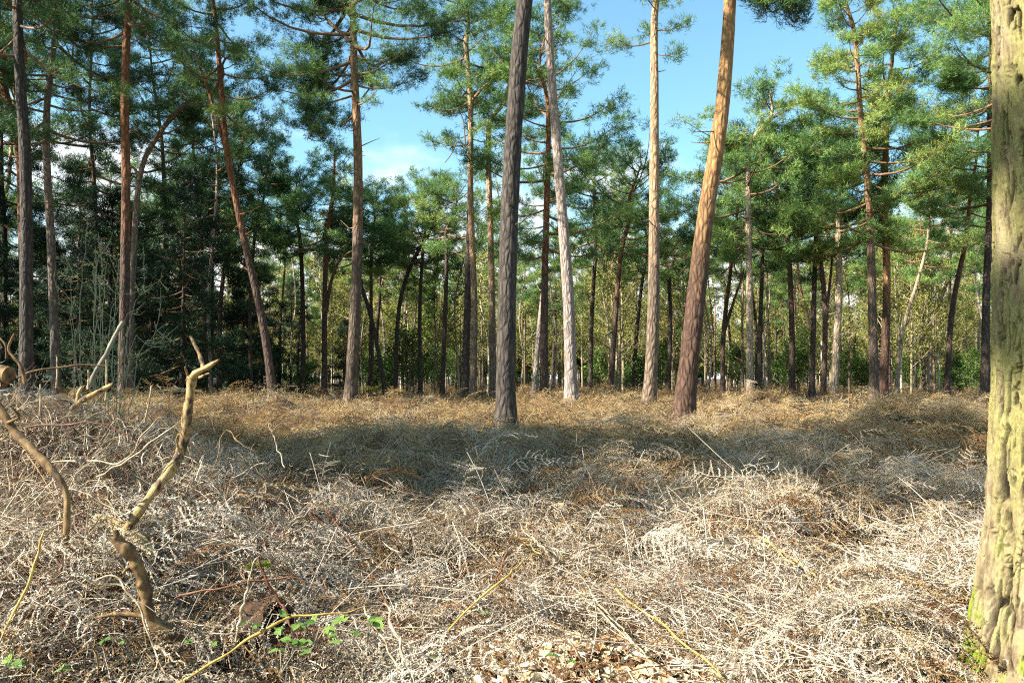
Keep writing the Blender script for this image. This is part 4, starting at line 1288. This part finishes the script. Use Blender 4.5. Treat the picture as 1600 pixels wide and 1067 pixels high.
stick('leaning_branch', 'dark olive branch slanting in from the left edge down into the bracken', 'branch',
      [(-60, 565, 4.5), (0, 640, 4.4), (24, 675, 4.38), (60, 712, 4.33), (88, 742, 4.3), (103, 768, 4.28), (105, 800, 4.26), (103, 850, 4.25)], [15, 14, 13, 12, 12, 11, 10, 8], 4.35, M_BROWNSTICK, 12, 0.12,
      [('side_branch', [(10, 661, 4.38), (22, 656, 4.33), (30, 650, 4.3), (16, 634, 4.28)], [6, 5, 4, 3])])
stick('stick', 'bare grey stick leaning steeply upward on the left bank', 'stick', [(138, 606, 5.6), (150, 580, 5.6), (165, 555, 5.62), (178, 528, 5.65), (192, 503, 5.7)], [7, 7, 6, 6, 6], 5.6, M_GREYTWIG, 14, 0.1)
stick('stick', 'short pale broken stick lying slanted on top of the left bank', 'stick', [(112, 640, 5.2), (128, 626, 5.2), (150, 614, 5.2), (178, 600, 5.2)], [10, 9, 8, 7], 5.2, M_DEAD, 15, 0.1,
      [('stub', [(121, 632, 5.2), (123, 615, 5.2), (129, 604, 5.2)], [7, 6, 5])])
stick('twig', 'forked brown twig rising at the far left edge of the bank', 'twig', [(40, 600, 5.1), (32, 572, 5.1), (14, 548, 5.1), (18, 530, 5.1), (23, 521, 5.1)], [7, 6, 5, 4, 3], 5.1, M_BROWNSTICK, 16, .1,
      [('side_twig', [(10, 560, 5.1), (9, 540, 5.1), (0, 528, 5.1)], [4, 4, 3])], sides=7)
stick('twig', 'long thin brown twig lying nearly level along the top of the left bank', 'twig', [(-10, 612, 5.3), (45, 582, 5.3), (95, 574, 5.35), (130, 570, 5.4), (168, 572, 5.45)], [3.5, 3.5, 3, 3, 2], 5.3, M_BROWNSTICK, 17, .1, sides=6)
for k, (x0, y0, x1, y1, d, lb) in enumerate(((88, 606, 89, 557, 5.4, 'thin upright dry stalk left of the pale broken stick'), (137, 608, 138, 578, 5.4, 'short upright dry stalk at the foot of the leaning grey stick'),
                                            (165, 625, 166, 562, 5.4, 'thin upright dry stalk right of the leaning grey stick'), (62, 650, 63, 600, 5.0, 'dry stalk standing near the left edge of the bank'),
                                            (226, 660, 237, 602, 5.0, 'pale dry stalk standing alone left of the gnarled upright branch'))):
    stick('dry_stalk', lb, 'stalk', [(x0, y0, d), ((x0 + x1) / 2 + 1, (y0 + y1) / 2, d), (x1, y1, d)], [3.4, 3, 2.4], d, M_STRAW, 30 + k, .1, sides=6)

# logs
stick('log', 'end of a yellowish log at the far left edge under the forked twig', 'log', [(-140, 565, 5.4), (-60, 575, 5.3), (-5, 583, 5.2), (14, 586, 5.18)], [28, 31, 32, 27], 5.2, M_BROWNSTICK, 40, .06, sides=18)
stick('log', 'short log with pale yellow lichen half buried behind the bent brown branch', 'log', [(150, 812, 4.80), (182, 822, 4.76), (212, 842, 4.69), (240, 868, 4.62)], [22, 24, 23, 16], 4.6, M_LOGBARK, 41, .12, sides=14)
def hollow_log():
    p = path3([(262, 975, 4.75), (320, 955, 4.6), (380, 938, 4.45), (438, 930, 4.30)]) - np.array([0, 0, .13])
    base = p[0]
    root = thing('log', tuple(base), 'rotten log with a dark hollow end, low in the left foreground', 'log')
    rr = np.random.default_rng(4)
    n, sd = 30, 22
    c = spline(p, n)
    k = np.arange(n)[:, None]; j = np.arange(sd)[None]
    lump = 1 + 0.7 * (fbm(j * .8 + 0 * k, k * .35 + 0 * j, 5, 3) - .5) + 0.10 * (rr.random((n, sd)) - .5)
    ro = np.linspace(.09, .115, n)[:, None] * lump
    c = c.copy(); ro = ro * (1 - .0 * k)
    mb = MB(); mb.tube(c, ro, sd, 0, .5, False)
    mb.build('bark', M_ROT, root, base)
    inn = c[14:]; ri = (ro * .78)[14:]
    m2 = MB(); m2.tube(inn, ri, sd, 0, .5, False)
    T = nrm(np.gradient(c, axis=0))
    # the broken rim between bark and hollow
    o_ = mb.v[0].reshape(n, sd, 3)[-1]; i_ = m2.v[0].reshape(16, sd, 3)[-1]
    kk = np.arange(sd); k2 = (kk + 1) % sd
    m2.add(np.concatenate([o_ + base.astype(np.float32), i_]), np.stack([kk, k2, k2 + sd, kk + sd], 1), 0, .5)
    m2.add(np.concatenate([m2.v[0].reshape(16, sd, 3)[0], inn[0][None]]), np.stack([kk, k2, np.full(sd, sd)], 1), 0, .5)
    m2.build('hollow', M_ROT, root, base)


hollow_log()

STALKS = [
    ('red_cane', 'long dark red cane slanting across the foreground left of centre', 'cane', [(395, 700), (450, 738), (512, 800), (548, 852), (575, 890), (604, 950), (622, 985)], 4.5, M_REDCANE),
    ('red_cane', 'red cane lying level through the bracken on the left bank', 'cane', [(40, 668, 4.75), (110, 662, 4.7), (165, 664, 4.7), (210, 684, 4.7), (240, 700, 4.75)], 3.5, M_REDCANE),
    ('red_cane', 'dark red cane rising beside the rotten mossy log', 'cane', [(404, 870, 3.95), (425, 920, 3.93), (444, 955, 3.9), (468, 1000, 3.86)], 5, M_REDCANE),
    ('red_cane', 'level brown cane crossing in front of the rotten mossy log', 'cane', [(243, 942, 3.9), (300, 928, 3.85), (345, 918, 3.85), (420, 905, 3.9), (470, 902, 3.9)], 4, M_REDCANE),
    ('red_cane', 'short red-brown upright cane at the upper end of the yellow stalk', 'cane', [(1113, 842), (1114, 812), (1116, 784, 7.1)], 5, M_REDCANE),
    ('red_cane', 'thin red-brown cane leaning just left of the bottom centre', 'cane', [(775, 910, 4.7), (790, 868, 4.75), (800, 838, 4.8)], 3.5, M_REDCANE),
    ('bracken_stalk', 'yellow stalk with an orange tip slanting right of centre', 'stalk', [(1116, 789, 7.0), (1150, 812, 6.8), (1197, 845), (1240, 880)], 5, M_YELLOWSTALK),
    ('bracken_stalk', 'long yellow stalk running down towards the foot of the oak', 'stalk', [(1196, 842), (1232, 868), (1282, 905), (1330, 940), (1420, 990), (1478, 1044)], 4, M_YELLOWSTALK),
    ('bracken_stalk', 'long straw lying above the yellow stalk that runs to the oak', 'stalk', [(1265, 838), (1330, 862), (1400, 895), (1450, 925), (1515, 965)], 3.6, M_STRAW),
    ('bracken_stalk', 'pale straw lying lower right of centre, upper of the close pair', 'stalk', [(918, 926), (955, 964), (985, 998), (1005, 1020)], 4, M_STRAW),
    ('bracken_stalk', 'pale straw lying lower right of centre, lower of the close pair', 'stalk', [(894, 916), (940, 958), (985, 1002), (1028, 1045)], 4, M_STRAW),
    ('bracken_stalk', 'yellow-tipped straw bending down to the bottom edge right of the litter patch', 'stalk', [(962, 919), (985, 942), (1030, 970), (1075, 1010), (1120, 1050), (1140, 1075)], 4, M_YELLOWSTALK),
    ('bracken_stalk', 'thick pale straw in the lower right quarter, pointing to the bottom right', 'stalk', [(1095, 930), (1135, 950), (1175, 972), (1215, 995)], 4.6, M_STRAW),
    ('bracken_stalk', 'straw lying near the bottom edge right of the thick pale straw', 'stalk', [(1180, 975), (1235, 1003), (1300, 1036), (1310, 1062)], 4.4, M_STRAW),
    ('bracken_stalk', 'yellow straw close to the middle of the foreground', 'stalk', [(798, 836, 5.6), (815, 846), (845, 866)], 4, M_YELLOWSTALK),
    ('bracken_stalk', 'white straw touching the short yellow straw in mid foreground', 'stalk', [(816, 828), (834, 843), (856, 862)], 4, M_STRAW),
    ('bracken_stalk', 'white bent straw at the near edge of the central shade', 'stalk', [(690, 793), (712, 796), (738, 812), (790, 832)], 3.6, M_STRAW),
    ('bracken_stalk', 'white upright straw in front of the rotten mossy log', 'stalk', [(368, 1002, 3.75), (382, 940, 3.78), (400, 868, 3.8)], 4.6, M_STRAW),
    ('bracken_stalk', 'yellow stalk leaning at the left edge of the foreground', 'stalk', [(-5, 1012, 3.75), (35, 932, 3.8), (52, 885, 3.85), (70, 828, 3.9)], 6, M_YELLOWSTALK),
    ('bracken_stalk', 'arched white twig hooked over the bent brown branch', 'stalk', [(152, 905, 3.75), (178, 899, 3.74), (197, 918, 3.73), (217, 950, 3.72), (241, 1010, 3.68), (266, 1072, 3.62)], 4.4, M_STRAW),
    ('bracken_stalk', 'short white twig branching off the arched white twig at the bottom left', 'stalk', [(241, 1010, 3.67), (265, 1023, 3.64), (292, 1042, 3.6)], 4.4, M_STRAW),
    ('bracken_stalk', 'wavy pale stalk lying low in front of the green bramble leaves', 'stalk', [(270, 1070, 3.55), (309, 1048, 3.6), (400, 992, 3.75), (440, 970, 3.8), (474, 961, 3.85), (518, 961, 3.88), (568, 947, 3.95)], 4.6, M_YELLOWSTALK),
    ('bracken_stalk', 'white straw pointing down to the bottom edge left of centre', 'stalk', [(602, 943, 3.95), (622, 998, 3.8), (640, 1045, 3.68), (650, 1075, 3.62)], 5.2, M_STRAW),
    ('bracken_stalk', 'bleached straw broken beside the small bramble sprig', 'stalk', [(569, 948, 4.0), (590, 985, 3.9), (612, 1025, 3.75), (630, 1070, 3.65)], 4.2, M_STRAW),
    ('bracken_stalk', 'tan stalk lying slanted above the leaf litter', 'stalk', [(700, 985, 4.3), (740, 940, 4.45), (790, 900, 4.6), (830, 866)], 3.6, M_YELLOWSTALK),
    ('bracken_stalk', 'pale straw slanting from the dark left gap up to the gnarled branch', 'stalk', [(150, 745, 4.5), (205, 715, 4.5), (250, 683, 4.5), (283, 657, 4.55)], 3.6, M_STRAW),
    ('bracken_stalk', 'pale straw crossing low behind the gnarled upright branch', 'stalk', [(80, 722, 4.6), (150, 720, 4.6), (195, 716, 4.55), (240, 660, 4.6), (265, 655, 4.7)], 3.2, M_STRAW),
    ('bracken_stalk', 'kinked thin brown twig right of the gnarled upright branch', 'stalk', [(330, 745, 5.0), (352, 672, 5.4), (375, 692, 5.2), (400, 705, 5.1)], 2.0, M_BROWNSTICK),
    ('bracken_stalk', 'thin straw leaning upright in the middle left, by the dark hollow', 'stalk', [(445, 730, 6.3), (430, 690, 6.4), (420, 662, 6.5)], 2.2, M_STRAW),
    ('bracken_stalk', 'bent straw standing in front of the shaded strip on the right', 'stalk', [(1375, 758), (1392, 750), (1409, 742, 7.9), (1420, 765, 7.8), (1428, 790)], 3.4, M_STRAW),
    ('bracken_stalk', 'upright straw beside the bent straw on the right', 'stalk', [(1420, 785, 7.4), (1424, 760, 7.5), (1424, 737, 7.6)], 3, M_STRAW)]
for k, (nm, lb, ct, pts, w, mt) in enumerate(STALKS):
    p = path3(pts); D = p[:, 1].mean()
    r2 = np.random.default_rng(60 + k)
    p = spline(p, 12); p[1:] += r2.normal(0, .006, (11, 3))
    mb = MB(); rough_tube(mb, p, [w * .7, w * .9, w * .75, w * .4], D, 7, .25, 60 + k, 30)
    for j in range(r2.integers(1, 4)):
        o = p[r2.integers(3, 11)]; d = nrm(r2.normal(0, 1, (1, 3)) + np.array([[0, 0, .3]]))[0] * r2.uniform(.04, .13)
        mb.tube(np.stack([o, o + d * .5, o + d + np.array([0, 0, -.01])]), [.0022, .0018, .001], 5, 0, .5, False)
    tag(mb.build(nm, mt, None, p[0]), lb, ct)


# the tangle of bramble and dead fern stems over the left bank, and loose twigs all over the foreground
def tangle():
    rr = np.random.default_rng(91)
    for nm, lb, ct, mat, num, pxr, pyr, up in (
            ('dead_bramble_tangle', 'tangle of thin grey dead stems over the left bank', 'tangle', M_STRAW, 420, (-30, 430), (610, 900), .30),
            ('bramble_canes', 'tangle of thin red-brown bramble canes over the left bank', 'tangle', M_REDCANE, 230, (-30, 480), (600, 960), .26),
            ('fallen_twigs', 'thin grey-brown twigs lying loose over the foreground bracken', 'twigs', M_BROWNSTICK, 260, (0, 1540), (740, 1060), .10)):
        mb = MB()
        for k in range(num):
            px, py = rr.uniform(*pxr), rr.uniform(*pyr)
            o = on_mat(px, py, rr.uniform(.93, .99))
            if math.hypot(o[0] - 2.75, o[1] - 3.9) < .8 or o[1] > 9: continue
            a = rr.uniform(0, 6.28); L = rr.uniform(.25, 1.1); h = rr.uniform(0, up) + .02
            d = np.array([math.cos(a), math.sin(a), 0])
            pts = np.stack([o - d * L * .5 - np.array([0, 0, .05]), o - d * L * .15 + np.array([0, 0, h * .7]), o + d * L * .2 + np.array([0, 0, h]), o + d * L * .5 + np.array([0, 0, h * rr.uniform(-.2, 1.1)])])
            for i in (0, 3):
                g_ = float(mat_h(pts[i, 0], pts[i, 1])); pts[i, 2] = max(pts[i, 2], g_ - .05) if i == 0 else max(g_ + .0, min(pts[i, 2], g_ + h))
            c = spline(pts + rr.normal(0, .02, (4, 3)), 12) + rr.normal(0, .003, (12, 3))
            w = rr.uniform(.0018, .0048)
            mb.tube(c, np.linspace(w, w * .45, 12), 5, 0, .5, False)
            for j in range(rr.integers(0, 4)):
                q = c[rr.integers(3, 11)]; e = nrm(d[None] * .5 + rr.normal(0, .7, (1, 3)))[0] * rr.uniform(.05, .22)
                mb.tube(np.stack([q, q + e * .5, q + e]), [w * .6, w * .45, w * .3], 4, 0, .5, False)
        for k in range(0 if nm == 'fallen_twigs' else 110):
            o = on_mat(rr.uniform(-20, 330), rr.uniform(600, 830), rr.uniform(.94, 1.0))
            if o[1] > 8: continue
            h = rr.uniform(.10, .42); ln_ = rr.normal(0, .45, 2) * h
            c = spline(np.array([o - [0, 0, .08], o + [ln_[0] * .3, ln_[1] * .3, h * .5], o + [ln_[0], ln_[1], h]]), 8) + rr.normal(0, .004, (8, 3))
            mb.tube(c, np.linspace(.0030, .0014, 8), 5, 0, .5, False)
            for j in range(rr.integers(1, 5)):
                q = c[rr.integers(3, 8)]; e = rr.normal(0, 1, 3) * .07 + np.array([0, 0, .02])
                mb.tube(np.stack([q, q + e * .5, q + e + np.array([0, 0, -.02])]), [.0018, .0014, .0010], 4, 0, .5, False)
        tag(mb.build(nm, mat), lb, ct, kind='stuff')


tangle()


# ------------------------------------------------------------------ the leafless sapling behind the bank
def sapling():
    D = 9.0
    rr = np.random.default_rng(21)
    base = np.array([*P(165, 640, D)[:2], 0]); base[2] = float(mat_h(base[0], base[1]))
    root = thing('bare_sapling', tuple(base), 'leafless multi-stemmed sapling with budding twigs behind the left bank', 'sapling')
    paths = [[(150, 660), (147, 500), (157, 380)], [(140, 660), (125, 530), (128, 430), (135, 368)], [(165, 660), (172, 490), (200, 462), (249, 441)], [(175, 660), (190, 520), (205, 490), (229, 470)],
             [(180, 660), (205, 545), (225, 538), (246, 516)], [(172, 650), (200, 520), (222, 458), (225, 420)], [(130, 655), (112, 480), (113, 418)], [(140, 650), (114, 497), (95, 478), (84, 434)],
             [(158, 650), (157, 525), (159, 374)], [(165, 640), (183, 440), (194, 395)], [(150, 640), (149, 431), (166, 410)], [(160, 640), (164, 420), (188, 441)], [(185, 650), (215, 560), (240, 530), (247, 497)], [(180, 655), (196, 580), (222, 555), (245, 535)]]
    ends = []
    for k, pth in enumerate(paths):
        dd = D + rr.normal(0, .35)
        p = np.array([P(x, y, D + (dd - D) * i / (len(pth) - 1)) for i, (x, y) in enumerate(pth)]); p[0, 2] = base[2] - .1
        c = spline(p, 18) + rr.normal(0, .008, (18, 3))
        mb = MB(); mb.tube(c, np.linspace(.0075, .0025, 18), 6, 0, .5, True)
        for j in range(13):
            i = rr.integers(6, 18); o = c[i]; T = nrm((c[min(i + 1, 17)] - c[i - 1])[None])[0]
            d = nrm((T * .8 + rr.normal(0, .55, 3))[None])[0]; l = rr.uniform(.06, .34)
            q = np.stack([o, o + d * l * .5 + rr.normal(0, .01, 3), o + d * l + np.array([0, 0, .03])])
            mb.tube(q, [.0042, .0034, .0022], 4, 0, .5, False)
            for s in rr.uniform(.2, 1, 4): ends.append(o + d * l * s)
        e = np.array(ends); ends = []; n = len(e)
        d = nrm(rr.normal(0, 1, (n, 3)) + np.array([0, 0, .8])); sd = nrm(np.cross(d, rr.normal(0, 1, (n, 3)))); L = rr.uniform(.012, .034, (n, 1))
        v = np.stack([e, e + d * L * .5 + sd * L * .4, e + d * L, e + d * L * .5 - sd * L * .4], 1); kk = np.arange(n) * 4
        mb.add(v, np.stack([kk, kk + 1, kk + 2, kk + 3], 1), 1, np.repeat(rr.uniform(.4, 1, n), 4))
        mb.build('stem', [M_SAPLING, M_SPRING], root, base)


sapling()


# ------------------------------------------------------------------ green leaves and moss
def leaf_mesh(mb, o, d, up, L, tint):
    """a toothed, folded bramble leaflet"""
    s = nrm(np.cross(d, up)[None])[0]; u = np.cross(s, d)
    n = 9; t = np.linspace(0, 1, n)
    w = 0.34 * L * np.sin(np.pi * t ** 0.8) * (1 + 0.16 * (np.arange(n) % 2))
    mid = o + d * (t * L)[:, None] + u[None] * (-0.16 * L * t ** 2)[:, None]
    le = mid + s * w[:, None] + u * (w * 0.30)[:, None]; ri = mid - s * w[:, None] + u * (w * 0.30)[:, None]
    k = np.arange(n - 1)
    mb.add(np.concatenate([mid, le, ri]), np.concatenate([np.stack([k, k + 1, k + n + 1, k + n], 1), np.stack([k, k + 2 * n, k + 2 * n + 1, k + 1], 1)]), 0, tint, True)


def sprig(px, py, D, n, L, label, seed, tint=0.65, spread=0.12):
    rr = np.random.default_rng(seed)
    b = on_mat(px, py, 0.97) if D is None else P(px, py, D)
    root = thing('bramble_sprig', tuple(b), label, 'bramble')
    stm = MB()
    for k in range(max(1, n // 3)):
        a = rr.uniform(0, 6.28); d = np.array([math.cos(a), math.sin(a) * .6, rr.uniform(.1, .6)])
        e = b + d * spread * rr.uniform(.5, 1.2)
        stm.tube(np.stack([b - np.array([0, 0, .06]), (b + e) / 2 + np.array([0, 0, .02]), e]), [.0028, .0024, .0016], 5, 0, .4, False)
        a2 = rr.uniform(0, 6.28)
        for j in range(3):
            a3 = a2 + (j - 1) * 1.25
            dd = nrm(np.array([[math.cos(a3), math.sin(a3), rr.uniform(-.3, .35)]]))[0]
            up = nrm(np.array([[rr.normal(0, .35), -.35 + rr.normal(0, .3), 1]]))[0]
            m = MB(); leaf_mesh(m, e, dd, up, L * rr.uniform(.7, 1.15), float(np.clip(tint + rr.normal(0, .15), 0, 1)))
            m.build('leaf', M_SHRUB, root, b)
    stm.build('stem', M_GREYTWIG, root, b)


sprig(490, 990, 3.75, 12, .062, 'largest green bramble sprig, low in the foreground left of centre', 1, .75, .13)
sprig(575, 980, 3.85, 6, .06, 'green bramble sprig just right of the largest one', 2, .7, .07)
sprig(440, 1030, 3.62, 9, .05, 'dark green bramble leaves at the bottom edge below the largest sprig', 3, .45, .12)
sprig(412, 970, 3.8, 5, .05, 'small bramble sprig beside the rotten mossy log', 4, .55, .08)
sprig(735, 966, None, 8, .045, 'low bramble leaves at the upper edge of the leaf litter', 5, .6, .14)
sprig(672, 985, None, 5, .04, 'small bramble sprig left of the leaf litter', 6, .6, .09)
sprig(880, 1034, None, 6, .036, 'small bramble sprig at the bottom edge beside the leaf litter', 7, .5, .08)
sprig(850, 848, None, 4, .035, 'tiny green leaves beside the short yellow straw', 8, .7, .05)
sprig(874, 866, None, 4, .032, 'tiny green leaves below the white straw in mid foreground', 9, .6, .05)
sprig(1172, 862, None, 6, .04, 'small green leaves beside the yellow stalk right of centre', 10, .75, .07)
sprig(1110, 897, None, 6, .04, 'pale green seedlings right of centre below the yellow stalk', 11, .85, .08)
sprig(1303, 781, None, 5, .05, 'bright green leaves in the shade strip on the right', 12, .8, .06)
sprig(1472, 886, None, 6, .06, 'bright green leaves close to the oak trunk', 13, .7, .09)
sprig(1478, 846, None, 6, .045, 'dark green leaves beside the oak trunk, above the bright ones', 14, .4, .09)
sprig(1290, 985, None, 5, .04, 'small green leaves below the long yellow stalk', 15, .5, .07)
sprig(455, 1005, 3.72, 9, .05, 'bramble leaves below and left of the largest sprig', 19, .6, .13)
sprig(525, 1005, 3.72, 9, .045, 'bramble leaves between the two biggest sprigs', 20, .7, .12)
sprig(395, 985, 3.78, 6, .04, 'small dark bramble leaves at the mouth of the rotten log', 21, .4, .08)
sprig(310, 1010, 3.75, 8, .035, 'small dull leaves at the foot of the bent brown branch', 22, .45, .14)
sprig(205, 1010, 3.7, 8, .035, 'small dull leaves under the bent brown branch', 23, .4, .14)
sprig(700, 1030, None, 6, .04, 'bramble leaves at the left end of the leaf litter', 24, .5, .1)
sprig(12, 1052, 3.45, 6, .075, 'big green leaves in the bottom left corner', 16, .75, .10)
sprig(90, 1045, 3.5, 4, .055, 'green seedling next to the big corner leaves', 17, .8, .07)
sprig(1440, 1035, None, 6, .04, 'yellow-green seedlings at the foot of the oak', 18, .95, .07)


def moss(px, py, D, R, n, label, seed, flat=.45):
    rr = np.random.default_rng(seed)
    b = on_mat(px, py, 0.975) if D is None else P(px, py, D)
    m = 9
    sub = rr.normal(0, .55, (m, 3)) * R * np.array([1.1, .8, .12]); sr = rr.uniform(.18, .5, m) * R
    w = rr.integers(0, m, n)
    u = nrm(rr.normal(0, 1, (n, 3))) * (rr.random((n, 1)) ** .33) * sr[w][:, None]; u[:, 2] = np.abs(u[:, 2]) * flat * 1.6
    u = u + sub[w]
    c = b + u; d = nrm(u / R + rr.normal(0, .5, (n, 3)) + np.array([0, 0, .4])); s = nrm(np.cross(d, rr.normal(0, 1, (n, 3))))
    L = rr.uniform(.008, .02, (n, 1))
    v = np.stack([c + s * L * .3, c - s * L * .3, c + d * L], 1); k = np.arange(n) * 3
    mb = MB(); mb.add(v, np.stack([k, k + 1, k + 2], 1), 0, np.repeat(np.clip(rr.normal(.6, .2, n), 0, 1), 3))
    tag(mb.build('moss_cushion', M_MOSS, None, b), label, 'moss')


moss(413, 884, 4.05, .035, 1500, 'bright yellow moss cushion behind the rotten log', 1)
moss(48, 776, None, .05, 1500, 'yellow-green moss at the left edge under the slanting olive branch', 2)
moss(575, 608, 25.0, .3, 2200, 'green mossy hump beside the foot of the tall brown pine', 6, .5)
moss(910, 688, None, .28, 2000, 'green moss patch on the shaded ground in the middle', 7, .15)
moss(1405, 752, None, .2, 1500, 'greenish moss patch in the shade strip on the right', 8, .2)
